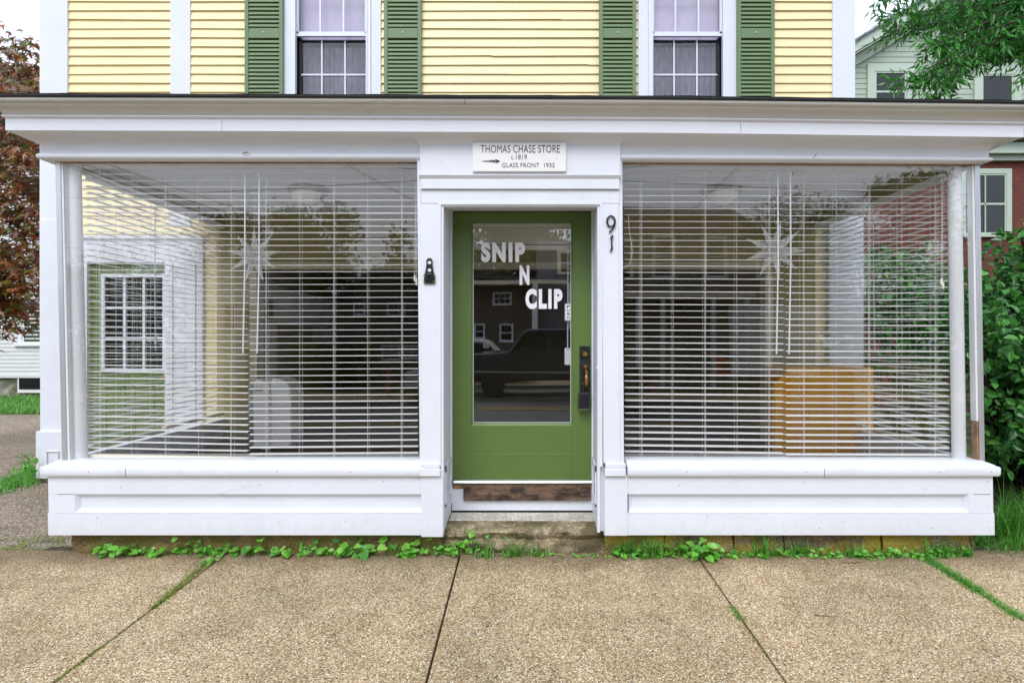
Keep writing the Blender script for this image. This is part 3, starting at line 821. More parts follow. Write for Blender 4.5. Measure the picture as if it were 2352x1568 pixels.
seam_m = simple('dark_seam', (.16, .14, .12), .9, .2, 30)
for q in ((XX(1365 * .784, .965) - .0015, XX(1365 * .784, .965) + .0015, -.237, -.2, 3.222, 3.247), (-2.1, -2.098, -.1352, -.13, 3.062, 3.14), (1.55, 1.552, -.1352, -.13, 3.062, 3.14),
          (XX(280), XX(281), -.034, -.03, .615, .672), (XX(1880), XX(1881), -.034, -.03, .615, .672),
          (XX(114), XX(172) - .055, -.0012, .002, ZZ(1135.2), ZZ(1134)), (XX(2232) - .03, XX(2281) - .06, -.0012, .002, ZZ(1135.2), ZZ(1134))):
    mb = MB(); mb.box(*q); mb.build('open_seam', seam_m, house, wp=True)
rnd = random.Random(77)
for x_ in [XX(p) for p in (232, 618, 830)] + [XX(p) for p in (1586, 1868, 2120, 2234)]:
    for z_ in (rnd.uniform(.22, .33), rnd.uniform(.50, .58), .645):
        yy = -.0335 if z_ > .6 else (-.0045 if z_ < .35 else -.0005)
        mb = MB(); mb.lathe([(0, -.002), (.003, -.0015), (.0042, 0)], (x_ + rnd.uniform(-.15, .15), yy, z_), 7, axis='y')
        mb.build('nail_head', M['rust'], house, wp=True)

# ---- centre doorcase
mb = MB()     # cap moulding
prof = [(-.03, 3.0), (.0, 2.995), (.004, 3.0), (.006, 3.006), (.012, 3.014), (.03, 3.03), (.055, 3.05), (.064, 3.056), (.066, 3.064), (-.03, 3.064)]
CP = [(XX(963, .99), .06), (XX(963, .99), -.03), (XX(1425, .99), -.03), (XX(1425, .99), .06)]
mb.sweep([(o, z + .008) for o, z in prof], CP, closed=True)
mb.build('cap_moulding', M['white_clean'], house, wp=True, smooth=True)
K9 = .993
cl, cr = XX(964, K9), XX(1425, K9)
mb = MB()
mb.box(cl, cr, -.03, .05, ZZ(401, K9), 3.004, n=4)
mb.box(cl + .004, cr - .006, -.03, .05, ZZ(434, K9), ZZ(409, K9), n=4)
mb.box(cl + .004, cr - .006, -.012, .05, ZZ(466, K9), ZZ(434, K9) - .0015, n=4)
mb.build('frieze_board', M['white'], house, wp=True, bevel=.003)
mb = MB(); mb.prism_x([(.0, ZZ(409, K9)), (-.034, ZZ(409, K9)), (-.037, ZZ(407, K9)), (-.045, ZZ(404, K9)), (-.045, ZZ(402, K9)), (-.0, ZZ(401, K9))], cl - .006, cr + .006)
mb.build('moulding_strip', M['white_clean'], house, wp=True)
# pilasters
for (xt0, xt1, xb0, xb1, s) in ((965, 1007, 968, 1013, -1), (1383, 1422, 1388, 1432, 1)):
    mb = MB(); zt = ZZ(466, K9) - .002; zm = .70
    def X9(p): return XX(p, K9)
    mb.hexa([(X9(xb0) - .004, -.012, zm), (X9(xb1 - (3 if s < 0 else 6)), -.012, zm), (X9(xb1 - (3 if s < 0 else 6)), .06, zm), (X9(xb0) - .004, .06, zm),
             (X9(xt0), -.012, zt), (X9(xt1), -.012, zt), (X9(xt1), .06, zt), (X9(xt0), .06, zt)])
    mb.build('pilaster', M['white_v'], house, bevel=.003)
    # lower block and the piece of sill round it
    mb = MB()
    if s < 0: mb.box(XX(968), XX(1018), -.012, .08, ZZ(1232), .611)
    else: mb.box(XX(1388), XX(1441), -.012, .08, ZZ(1229), .611)
    mb.build('pilaster_base', M['white_v'], house, bevel=.004)
    mb = MB()
    if s < 0: mb.box(XX(966), XX(1013), -.036, .05, .612, .668); mb.box(XX(966), XX(1011), -.030, .05, .668, .705)
    else: mb.box(XX(1388), XX(1436), -.036, .05, .612, .668); mb.box(XX(1390), XX(1436), -.030, .05, .668, .705)
    mb.build('sill', M['white'], house, bevel=.005)
# reveal of the doorway: bead, jambs, soffit
KD = 1.105; YD = (KD - 1) * D
jl0, jr0 = XX(1019), XX(1376); jl1, jr1 = XX(1037, KD), XX(1361, KD)
zs0, zs1 = ZZ(475), ZZ(485, KD)
mb = MB()
mb.box(XX(1008), XX(1013), -.018, .03, .68, zs0 + .03); mb.box(XX(1378), XX(1383), -.018, .03, .68, zs0 + .03); mb.box(XX(1013), XX(1378), -.018, .03, zs0 + .012, zs0 + .03)
mb.box(XX(1013), XX(1019), -.006, .03, .2, zs0 + .012); mb.box(XX(1372), XX(1378), -.006, .03, .2, zs0 + .012); mb.box(XX(1019), XX(1372), -.006, .03, zs0, zs0 + .012)
mb.build('casing_bead', M['white_v'], house)
jrf = XX(1372)
mb = MB()
mb.hexa([(jl0 - .05, .03, .2), (jl0, .03, .2), (jl1, YD, .2), (jl1 - .1, YD, .2), (jl0 - .05, .03, zs1 + .1), (jl0, .03, zs1 + .1), (jl1, YD, zs1 + .1), (jl1 - .1, YD, zs1 + .1)])
mb.hexa([(jrf, .03, .2), (jrf + .05, .03, .2), (jr1 + .1, YD, .2), (jr1, YD, .2), (jrf, .03, zs1 + .1), (jrf + .05, .03, zs1 + .1), (jr1 + .1, YD, zs1 + .1), (jr1, YD, zs1 + .1)])
mb.hexa([(jl0 - .01, .03, zs0), (jrf + .01, .03, zs0), (jr1 + .01, YD, zs1), (jl1 - .01, YD, zs1), (jl0 - .01, .03, zs0 + .12), (jrf + .01, .03, zs0 + .12), (jr1 + .01, YD, zs1 + .1), (jl1 - .01, YD, zs1 + .1)])
# door stops
mb.box(jl1 - .004, jl1 + .010, YD - .05, YD - .001, .3, zs1); mb.box(jr1 - .012, jr1 + .004, YD - .05, YD - .001, .3, zs1)
mb.build('door_jamb', M['white_v'], house)
# low panels in the reveal
for s_, xa, xb in ((-1, jl0, jl1), (1, jrf, jr1)):
    mb = MB()
    for t in (0,):
        def onj(f, z, o): return (xa + (xb - xa) * f - s_ * o, .03 + (YD - .03) * f, z)
        for (f0, f1, z0, z1) in ((.12, .9, .62, .66), (.12, .9, .36, .38), (.12, .2, .36, .66), (.82, .9, .36, .66)):
            a = [onj(f0, z0, 0), onj(f1, z0, 0), onj(f1, z1, 0), onj(f0, z1, 0)]; b = [onj(f0, z0, .008), onj(f1, z0, .008), onj(f1, z1, .008), onj(f0, z1, .008)]
            mb.add(a + b, [(4, 5, 6, 7), (0, 1, 5, 4), (1, 2, 6, 5), (2, 3, 7, 6), (3, 0, 4, 7)])
    mb.build('jamb_panel', M['white'], house)
# inner walls each side of the doorway closing it from the display bays
mb = MB()
mb.box(jl1 - .1, jl1 - .012, YD + .0, YD + .08, .47, 3.04, n=1); mb.box(jr1 + .012, jr1 + .1, YD + .0, YD + .08, .47, 3.04, n=1); mb.box(jl1 - .012, jr1 + .012, YD + .02, YD + .08, zs1 + .005, 3.04, n=1)
mb.build('vestibule_wall', M['white_clean'], house)

# ---- the door
dx0, dx1 = XX(1040, KD), XX(1358, KD); dz0, dz1 = ZZ(1102, KD), ZZ(487, KD)
lx0, lx1 = XX(1086, KD), XX(1312, KD); lz0, lz1 = ZZ(971, KD), ZZ(513, KD)
door = MB()
wall_with_holes(door, dx0, dx1, dz0, dz1, YD + .002, YD + .045, [(lx0 - .012, lx1 + .012, lz0 - .022, lz1 + .012)])
door = door.build('door', M['green'], house, bevel=.002)
mb = MB()
fo = [(lx0 - .012, lz0 - .022), (lx1 + .012, lz0 - .022), (lx1 + .012, lz1 + .012), (lx0 - .012, lz1 + .012)]
fi = [(lx0, lz0), (lx1, lz0), (lx1, lz1), (lx0, lz1)]
for k in range(4):
    a, b, c, d = fo[k], fo[(k + 1) % 4], fi[(k + 1) % 4], fi[k]
    mb.add([(a[0], YD + .003, a[1]), (b[0], YD + .003, b[1]), (c[0], YD + .02, c[1]), (d[0], YD + .02, d[1])], [(0, 1, 2, 3)])
mb.build('glazing_bead', M['green'], door)
mb = MB()
t_ = .004
for q in ((lx0, lx1, lz0, lz0 + t_), (lx0, lx1, lz1 - t_, lz1), (lx0, lx0 + t_, lz0, lz1), (lx1 - t_, lx1, lz0, lz1)): mb.box(q[0], q[1], YD + .014, YD + .022, q[2], q[3])
mb.build('putty_line', M['white'], door)
mb = MB()  # seams between rails and stiles, slightly open joints with paint ridges
for q in ((XX(1083, KD), XX(1318, KD), ZZ(1043.6, KD), ZZ(1042.4, KD)),): mb.box(q[0], q[1], YD - .0005, YD + .004, q[2], q[3])
mb.box(XX(1083, KD), XX(1083.8, KD), YD - .0002, YD + .004, dz0, lz0 - .03); mb.box(XX(1318, KD), XX(1318.8, KD), YD - .0002, YD + .004, dz0, lz0 - .03)
mb.build('paint_seam', simple('pale_green_paint_ridge', (.16, .29, .09), .4, .2, 30), door)
mb = MB()
tl = math.tan(R(-.9)); zc = (lz0 + lz1) / 2
mb.hexa([(lx0, YD + .024 + (lz0 - zc) * tl, lz0), (lx1, YD + .024 + (lz0 - zc) * tl, lz0), (lx1, YD + .028 + (lz0 - zc) * tl, lz0), (lx0, YD + .028 + (lz0 - zc) * tl, lz0),
         (lx0, YD + .024 + (lz1 - zc) * tl, lz1), (lx1, YD + .024 + (lz1 - zc) * tl, lz1), (lx1, YD + .028 + (lz1 - zc) * tl, lz1), (lx0, YD + .028 + (lz1 - zc) * tl, lz1)])
mb.build('pane', M['glass_door'], door)

def text_mesh(name, body, mat, box, y, parent, bold=0.0, align_y=None, space=1.0, depth=.0015, thing_tags=None):
    cu = bpy.data.curves.new(name + '_c', 'FONT'); cu.body = body; cu.size = 1; cu.offset = bold; cu.space_character = space; cu.extrude = .002
    cu.resolution_u = 6
    tmp = bpy.data.objects.new('tmp', cu); COL.objects.link(tmp)
    dg = bpy.context.evaluated_depsgraph_get(); dg.update()
    me = bpy.data.meshes.new_from_object(tmp.evaluated_get(dg)); bpy.data.objects.remove(tmp); bpy.data.curves.remove(cu)
    xs = [v.co.x for v in me.vertices]; ys = [v.co.y for v in me.vertices]
    ax, bx_, ay, by = min(xs), max(xs), min(ys), max(ys)
    x0, x1, z0, z1 = box
    for v in me.vertices:
        v.co = ((x0 + (v.co.x - ax) / (bx_ - ax) * (x1 - x0)), y - (depth if v.co.z > 0 else 0), z0 + (v.co.y - ay) / (by - ay) * (z1 - z0))
    me.name = name; me.materials.clear(); me.materials.append(mat)
    o = bpy.data.objects.new(name, me); COL.objects.link(o)
    if parent: adopt(o, parent)
    return o
yl = YD + .008
for body, a, b, c, d in (('SNIP', 1105, 1206, 556, 602), ('N', 1193.5, 1216, 609, 654), ('CLIP', 1207, 1292, 663, 709.5)):
    text_mesh('lettering', body, M['decal'], (XX(a, KD), XX(b, KD), ZZ(d, KD), ZZ(c, KD)), yl, door, bold=.058, space=1.25)
# push sticker, blank card, wand and rolled blind inside the door
mb = MB(); mb.box(XX(1297.5, KD), XX(1312, KD), yl - .001, yl + .001, ZZ(736, KD), ZZ(697, KD)); ps = mb.build('push_sign', M['decal'], door)
mb = MB()
for q in ((1298.3, 1311.2, 735.2, 734.4), (1298.3, 1311.2, 698.6, 697.8), (1298.3, 1299, 735.2, 697.8), (1310.5, 1311.2, 735.2, 697.8)):
    mb.box(XX(q[0], KD), XX(q[1], KD), yl - .002, yl - .001, ZZ(q[2], KD), ZZ(q[3], KD))
mb.build('border', M['ink'], ps)
for i, ch in enumerate('PUSH'):
    text_mesh('letter', ch, M['ink'], (XX(1302, KD), XX(1308.3, KD), ZZ(707.5 + i * 8.3, KD), ZZ(701 + i * 8.3, KD)), yl - .001, ps, bold=.03)
mb = MB(); mb.box(XX(1298, KD), XX(1313, KD), YD + .05, YD + .053, ZZ(838, KD), ZZ(799, KD)); mb.build('card', M['decal'], door)

# door furniture
mb = MB(); hx0, hx1 = XX(1331, KD), XX(1355, KD)
mb.box(hx0, hx1, YD - .006, YD + .003, ZZ(912, KD), ZZ(795, KD)); mb.box(hx0 + .006, hx1 - .006, YD - .009, YD - .006, ZZ(909, KD), ZZ(798, KD))
hd = mb.build('handle_plate', M['bronze'], door, bevel=.002)
hxc = (hx0 + hx1) / 2
mb = MB(); mb.lathe([(0, -.028), (.017, -.028), (.021, -.024), (.022, -.008), (.022, 0)], (hxc, YD - .004, ZZ(813, KD)), 20, axis='y')
mb.box(hxc - .0015, hxc + .0015, YD - .0345, YD - .031, ZZ(816, KD), ZZ(811, KD)); mb.build('keyhole_cylinder', M['brass'], hd, smooth=True)
mb = MB(); mb.lathe([(0, -.03), (.012, -.03), (.016, -.024), (.012, -.012), (.014, 0)], (hxc + .003, YD - .006, ZZ(841, KD)), 16, axis='y'); mb.build('thumb_latch', M['brass'], hd, smooth=True)
mb = MB(); pts = []
for i in range(13):
    t = i / 12; pts.append((hxc + .006, YD - .008 - .062 * math.sin(math.pi * t) ** .6, ZZ(845, KD) - t * (ZZ(845, KD) - ZZ(893, KD))))
mb.tube(pts, [.008 + .006 * math.sin(math.pi * i / 12) for i in range(13)], 10); mb.build('pull', M['brass'], hd, smooth=True)
# key lockbox hung on the handle
lb = thing('lockbox', 'black key lockbox padlocked onto the brass door handle', 'lockbox', (hxc, YD - .06, ZZ(940, KD)))
mb = MB(); a0, a1 = XX(1328, KD - .015), XX(1355, KD - .015); zb_, zt_ = ZZ(939, KD - .015), ZZ(901, KD - .015); ym = YD - .075
mb.prism_y([(a0, zb_), (a1 - .006, zb_), (a1, zt_ - .012), (a1 - .008, zt_), (a0 + .014, zt_), (a0 + .004, zt_ - .012)], ym, ym + .042)
b_ = mb.build('body', M['blackplastic'], lb, bevel=.004, seg=2)
mb = MB(); mb.prism_y([(a0 + .014, zb_ + .014), (a1 - .018, zb_ + .014), (a1 - .014, zt_ - .02), (a0 + .018, zt_ - .02)], ym - .004, ym); mb.build('dial_cover', M['black'], lb, bevel=.002)
mb = MB(); mb.box(a0 + .006, a1 - .012, ym - .003, ym + .02, zb_ - .004, zb_ - .0005); mb.build('base_plate', M['silver'], lb)
mb = MB(); xc = (a0 + a1) / 2 + .003; rr = .027
mb.tube([(xc - rr, ym + .02, zt_ - .004), (xc - rr, ym + .02, zt_ + .045)] + [(xc - rr * math.cos(math.pi * i / 8), ym + .02, zt_ + .045 + rr * math.sin(math.pi * i / 8)) for i in range(1, 8)] + [(xc + rr, ym + .02, zt_ + .045), (xc + rr, ym + .02, zt_ - .004)], .0055, 8)
mb.build('shackle', M['black'], lb, smooth=True)
# wire hook on the right reveal
mb = MB(); hk = []
for i in range(15):
    a = math.pi * (-.5 + i / 14); hk.append((XX(1375) - .03 * math.cos(a) , .0 + .0, ZZ(859) + .052 * math.sin(a)))
mb.tube(hk, .0022, 6)
tag(mb.build('wire_hook', M['silver'], smooth=True), 'bent silver wire hook on the white jamb right of the door', 'hook')

# threshold, boards, step
mb = MB(); mb.prism_x([(YD + .05, ZZ(1111, 1.09)), (YD - .055, ZZ(1111, 1.09)), (YD - .06, ZZ(1108.5, 1.09)), (YD - .05, ZZ(1103, 1.095)), (YD + .05, ZZ(1102, KD))], XX(1041, 1.09), XX(1362, 1.09))
mb.build('threshold', M['alu'], house)
mb = MB(); rough_box(mb, XX(1041, 1.1), XX(1362, 1.1), YD - .035, YD + .02, ZZ(1121, 1.1), ZZ(1111.5, 1.1), .004, .03)
mb.build('rusty_flashing', M['rust'], house)
mb = MB(); mb.box(XX(1038, 1.1), XX(1366, 1.1), YD - .03, YD + .04, ZZ(1171, 1.1), ZZ(1118, 1.1)); mb.build('riser_board', M['white'], house)
mb = MB(); mb.box(XX(1064, 1.09), XX(1357, 1.09), YD - .058, YD - .03, ZZ(1150, 1.09), ZZ(1119, 1.09)); mb.build('kick_board', M['oldwood'], house, bevel=.003)
step = thing('doorstep', 'worn concrete doorstep with paler cement skim below the green door', 'step', (0, .25, 0))
vs, fs = [], []; x0, x1 = -.60, .66
prof = [(.44, .219), (.30, .219), (.20, .217), (.17, .210), (.14, .200), (.10, .175), (.085, .165), (.075, .150), (.088, .128), (.10, .115), (.084, .09), (.080, .06), (.085, .03), (.10, -.05)]
nx_ = 50
for i in range(nx_ + 1):
    x = x0 + (x1 - x0) * i / nx_
    for j, (y, z) in enumerate(prof):
        n1 = mnoise.noise(Vector((x * 6, z * 9, 1))); n2 = mnoise.noise(Vector((x * 22, z * 25, 5)))
        amp = 0 if j < 2 else (.002 if j == 2 else 1)
        und = (.05 * max(0, mnoise.noise(Vector((x * 3.1, 0, 8))) + .25)) if j in (7, 8, 9) else 0
        vs.append((x, y + (amp if amp <= .01 else 1) * (n1 * .020 + n2 * .012) * (0 if j < 2 else 1) + und, z + (n1 * .006 + n2 * .004) * (0 if j < 3 else 1)))
k = len(prof)
for i in range(nx_):
    for j in range(k - 1): fs.append((i * k + j, (i + 1) * k + j, (i + 1) * k + j + 1, i * k + j + 1)[::-1])
mb = MB(); mb.add(vs, fs, 0)
mb.build('step_block', M['concrete'], step, smooth=True)
mb = MB(); mb.prism_z([(XX(1031, 1.05), .215), (XX(1376, 1.05), .205), (XX(1367, 1.1), YD - .03), (XX(1038, 1.1), YD - .03)], .19, .223); mb.build('cement_skim', M['cement'], step, bevel=.004, seg=2)

# ---- corner mullions, columns, glass
yg = .06
def seg_leg(mb, xa, xb, ya, yb, z0, z1, mi=0, n=6):
    for i in range(n):
        a = z0 + (z1 - z0) * i / n; b = z0 + (z1 - z0) * (i + 1) / n
        mb.box(xa, xb, ya, yb, a, b + .0005 * 0, mi, n=1)
XGL, XGR = XX(137, 1.0145), XX(2239, 1.0145)
mb = MB(); mb.box(XGL - .026, XGL + .012, yg - .012, yg + .03, .70, 2.905); mb.build('corner_mullion', M['alu'], house, wp=True, bevel=.004)
mb = MB(); mb.box(XGL + .013, XGL + .028, yg - .004, yg + .05, .70, 2.905); mb.build('glazing_strip', M['col'], house, wp=True)
mb = MB(); mb.box(XGR - .008, XGR + .03, yg - .012, yg + .03, .70, 2.905); mb.build('corner_mullion', M['alu'], house, wp=True, bevel=.004)
mb = MB(); mb.box(XGR - .024, XGR - .009, yg - .004, yg + .05, 1.0, 2.905); mb.build('glazing_strip', M['col'], house, wp=True)
mb = MB(); mb.box(XGR - .021, XGR - .012, yg - .005, yg + .05, .70, .999); mb.build('rusted_strip', M['rust'], house, wp=True)
for xc_, nm in ((XX(172, 1.035), 1), (XX(2190, 1.035), 2)):
    mb = MB(); mb.tube([(xc_ + .002 * 0, .14, z) for z in (.70, 1.2, 1.8, 2.4, 2.92)], .045, 20)
    mb.build('steel_column', M['col'], house, wp=True, smooth=True)
mb = MB(); mb.box(XGL + .02, XX(962), yg, yg + .006, .70, 2.905); mb.build('display_window', M['glass'], house, wp=True)
mb = MB(); mb.box(XX(1427), XGR - .016, yg, yg + .006, .70, 2.905); mb.build('display_window', M['glass'], house, wp=True)
XSL, XSR = XGL - .01, XGR + .012
mb = MB(); mb.box(XSL, XSL + .006, yg + .05, YW - .05, .70, 2.905); mb.build('end_window', M['glass'], house, wp=True)
mb = MB(); mb.box(XSR, XSR + .006, yg + .05, YW - .05, .70, 2.905); mb.build('end_window', M['glass'], house, wp=True)
# narrow stops beside the pilasters, putty under the header
mb = MB()
mb.hexa([(XX(964), .0, .70), (XX(970), .0, .70), (XX(970), yg + .03, .70), (XX(964), yg + .03, .70), (XX(958), .0, 2.905), (XX(966), .0, 2.905), (XX(966), yg + .03, 2.905), (XX(958), yg + .03, 2.905)])
mb.build('window_stop', M['white_v'], house); mb = MB()
mb.hexa([(XX(1424), .0, .70), (XX(1433), .0, .70), (XX(1433), yg + .03, .70), (XX(1424), yg + .03, .70), (XX(1420), .0, 2.905), (XX(1429), .0, 2.905), (XX(1429), yg + .03, 2.905), (XX(1420), yg + .03, 2.905)])
mb.build('window_stop', M['white_v'], house)
for a_, b_2 in ((XGL, XX(962)), (XX(1427), XGR)):
    mb = MB(); mb.box(a_, b_2, yg - .006, yg - .001, 2.893, 2.902); mb.build('putty_line', M['rust'], house, wp=True)

# ---- inside the shop
mb = MB(); mb.prism_z([(BL + .1, .3), (-.62, .3), (-.62, YD + .06), (.66, YD + .06), (.66, .3), (BR - .1, .3), (BR - .1, 7.0), (BL + .1, 7.0)], .40, .468)
mb.build('shop_floor', M['floor_in'], house)
mb = MB(); mb.box(BL + .02, BR - .02, .02, YW, 3.02, 3.06, wp) if False else mb.box(BL + .02, BR - .02, .0, YW - .002, 3.02, 3.045, n=1)
mb.box(-3.2, 3.2, YW + .12, 7.0, 2.72, 2.76, n=1); mb.build('shop_ceiling', M['ceil'], house)
mb = MB(); mb.box(-3.3, 3.3, 6.9, 7.0, .4, 2.72, n=1); mb.box(-3.3, -3.2, YW + .12, 6.9, .4, 2.76); mb.box(3.2, 3.3, YW + .12, 6.9, .4, 2.76)
# inner face of the old front wall, painted tan
wall_with_holes(mb, BL + .06, BR - .06, .47, 3.02, YW - .022, YW - .003, [(-3.05, 2.85, .47, 2.48)])
# a stub partition in the middle room
mb.box(-1.1, -1.0, 3.6, 6.9, .47, 2.72); mb.build('shop_wall', M['tan'], house)
mb = MB()
for x in (-3.05, 2.77): mb.box(x, x + .08, YW - .04, YW + .13, .47, 2.48)
mb.box(-2.97, 2.77, YW - .04, YW + .13, 2.40, 2.48); mb.build('opening_casing', simple('cream_casing', (.62, .58, .42), .6, .03, 2), house)
# inner window ledge
mb = MB(); mb.box(XGL + .03, -.60, yg + .008, .34, .62, .706); mb.box(.66, XGR - .03, yg + .008, .34, .62, .706); mb.build('window_ledge', M['white_clean'], house, wp=True)
mb = MB(); mb.box(XGL + .03, -.60, .3, .34, .47, .62); mb.box(.66, XGR - .03, .3, .34, .47, .62); mb.build('ledge_front', M['tan'], house)
# deep top boards above the blinds
for a_, b_2 in ((XGL + .03, -.62), (.66, XGR - .03)):
    mb = MB(); mb.box(a_, b_2, yg + .02, .1, 2.90, 3.02); mb.build('inner_header', M['ceil'], house)
for a_ in (BL + .02, BR - .10):
    mb = MB(); mb.box(a_, a_ + .08, .1, YW - .03, 2.905, 3.02); mb.build('inner_header', M['tan'], house)
for a_ in (BL + .02, BR - .10):
    mb = MB(); mb.box(a_, a_ + .08, .1, YW - .06, .47, .70); mb.build('side_ledge', M['white_clean'], house)

# ------------------------------------------------------------------ blinds
GRP = 'white slatted blinds in the shop windows'
def blind(label, a, b, z_top, z_bot_a, z_bot_b, tilt, slatw=.048, pitch=.0492, ncord=None, wand=None, cords0=.26, wob=0, seed=0):
    """a, b: plan ends (x, y). Slats run from a to b. tilt in degrees, positive lifts the inner edge."""
    rnd = random.Random(seed)
    A, B = Vector((a[0], a[1], 0)), Vector((b[0], b[1], 0)); d = B - A; L = d.length; u = d / L; nrm = Vector((-u.y, u.x, 0))   # towards inside for a front blind
    c = (A + B) / 2
    root = thing('window_blind', label, 'blind', (c.x, c.y, z_bot_a), GRP)
    def P(s, o, z): q = A + u * s + nrm * o; return (q.x, q.y, z)
    def bar(mb, s0, s1, o0, o1, z0a, z0b, h):
        mb.hexa([P(s0, o0, z0a), P(s1, o0, z0b), P(s1, o1, z0b), P(s0, o1, z0a), P(s0, o0, z0a + h), P(s1, o0, z0b + h), P(s1, o1, z0b + h), P(s0, o1, z0a + h)])
    mb = MB(); bar(mb, 0, L, -.028, .028, z_top, z_top, .045); mb.build('head_rail', M['slat'], root)
    mb = MB(); n = int((z_top - max(z_bot_a, z_bot_b)) / pitch)
    ct, st = math.cos(R(tilt)), math.sin(R(tilt)); hw = slatw / 2
    for i in range(1, n + 1):
        f = i / n; w0 = rnd.uniform(-.0012, .0012); sa = rnd.uniform(-.002, .002)
        za = z_top - (z_top - z_bot_a - .022) * f * (n / (n + .55)); zb2 = z_top - (z_top - z_bot_b - .022) * f * (n / (n + .55))
        tj = R(tilt + rnd.uniform(-2.0, 2.0)); ct, st = math.cos(tj), math.sin(tj)
        th = .0022
        nseg = 4 if L < 1.4 else 6
        vs = []
        for q in range(nseg + 1):
            s = sa + (L - .004) * q / nseg; z = za + (zb2 - za) * q / nseg + w0 + wob * .0015 * math.sin(q * 1.7 + i)
            for o, hh in ((-hw, 0), (0, .0022), (hw, 0)):
                vs.append(P(s, o * ct - hh * st, z + o * st + hh))
            for o, hh in ((hw, -th), (0, .0022 - th), (-hw, -th)):
                vs.append(P(s, o * ct, z + o * st + hh))
        fs = []
        for q in range(nseg):
            for j in range(6): fs.append((q * 6 + j, q * 6 + (j + 1) % 6, (q + 1) * 6 + (j + 1) % 6, (q + 1) * 6 + j)[::-1])
        fs.append(tuple(range(6))); fs.append(tuple(nseg * 6 + j for j in range(5, -1, -1)))
        mb.add(vs, fs)
    mb.build('slats', M['slat'], root)
    mb = MB(); bar(mb, 0, L, -.026, .026, z_bot_a - .026, z_bot_b - .026, .026); mb.build('bottom_rail', M['cream'], root, bevel=.003)
    nc = ncord or max(2, round(L / cords0)); mb = MB()
    for i in range(nc):
        s = L * (i + .5) / nc; zb3 = z_bot_a + (z_bot_b - z_bot_a) * s / L
        for o, off in ((-.027, 0), (.027, 0), (-.0275, .007)):
            pts = []
            for q in range(9):
                t = q / 8; pts.append(P(s + off + .0025 * math.sin(t * 5 + i * 2 + o * 90) * t * (1 + wob), o, z_top + (zb3 - z_top) * t))
            if off and i % 2: continue
            mb.tube(pts, .00105, 4, cap=False)
    mb.build('ladder_cords', M['cord'], root)
    if wand is not None:
        for s, zb4 in wand:
            mb = MB(); mb.tube([P(s, -.04, z_top - .02), P(s + .002, -.043, (z_top + zb4) / 2), P(s - .012, -.046, zb4)], .0055, 6); mb.build('tilt_wand', M['vinyl'], root)
    return root
yb = .205; kb = 1 + yb / D
def XB(p): return XX(p, kb)
def ZB(p): return ZZ(p, kb)
blind('front blind nearest the left end of the left shop window', (XB(196), yb), (XB(572), yb), ZB(386), ZB(1042), ZB(1049), 4, ncord=5, wand=[(XB(570) - XB(196) - .006, ZB(811))], wob=1, seed=1)
blind('front blind beside the door in the left shop window', (XB(576), yb - .004), (XB(962), yb - .004), ZB(386), ZB(1056), ZB(1053), 3, ncord=5, wand=[(XB(601) - XB(576), ZB(811))], wob=0, seed=2)
blind('front blind beside the door in the right shop window, hanging before the hall', (XB(1434), yb), (XB(1799), yb), ZB(391), ZB(1050), ZB(1054), 7, ncord=5, wand=[(XB(1781) - XB(1434), ZB(813))], seed=3)
blind('front blind before the wooden counter at the right end of the right window', (XB(1803), yb - .004), (XB(2178), yb - .004), ZB(393), ZB(1056), ZB(1057), 9, ncord=5, wand=[(.02, ZB(813))], seed=4)
# end blinds, at right angles to the street
xsl, xsr = XSL + .085, XSR - .085
blind('end blind nearest the street in the left side window', (xsl + .02, 1.12), (xsl, .25), 2.83, .775, .79, -3, ncord=4, wob=1, seed=5, wand=[(.03, 1.5)])
blind('end blind nearest the house wall in the left side window, by the side door', (xsl + .02, 2.2), (xsl + .02, 1.16), 2.83, .80, .80, -3, ncord=4, wob=1, seed=6)
blind('end blind nearest the street in the right side window, by the shrub', (xsr, .25), (xsr, 1.25), 2.83, .78, .78, -4, ncord=4, seed=7, wand=[(.98, 1.5)])
blind('end blind nearest the house wall in the right side window', (xsr, 1.29), (xsr, 2.2), 2.83, .79, .79, -4, ncord=4, seed=8, wand=[(.03, 1.5)])
# pull cords with wooden tassels
def pull_cord(px, ptop, pbot, label):
    x = XB(px); y = yb - .045; root = thing('pull_cord', label, 'blind cord', (x, y, ZB(pbot)), 'pull cords of the blinds')
    mb = MB(); mb.tube([(x - .004, y, ZB(ptop)), (x - .002, y, ZB((ptop + pbot) / 2)), (x - .006, y, ZB(pbot))], .0013, 5); mb.tube([(x + .006, y, ZB(ptop)), (x + .004, y, ZB((ptop + pbot) / 2)), (x + .006, y, ZB(pbot + 9))], .0013, 5)
    mb.build('cord', M['cord'], root)
    for dx, dz in ((-.006, 0), (.007, 9)):
        mb = MB(); mb.lathe([(0, 0), (.004, -.002), (.008, -.018), (.0085, -.04), (.006, -.052), (0, -.054)], (x + dx, y, ZB(pbot + dz)), 10); mb.build('tassel', M['cream'], root, smooth=True)
pull_cord(957, 392, 632, 'cord with wooden tassels beside the black bracket in the left window')
pull_cord(2154, 395, 640, 'cord with cream tassels at the far right of the right window')
mb = MB(); mb.tube([(XB(p), yb - .05, ZB(q)) for p, q in ((1441, 610 - 110), (1442, 530), (1447, 560), (1449, 580), (1447, 600), (1440, 612), (1428, 617))], .0016, 5)
tag(mb.build('loose_cord', M['cord']), 'short loose white cord curling beside the house number', 'blind cord', 'pull cords of the blinds')

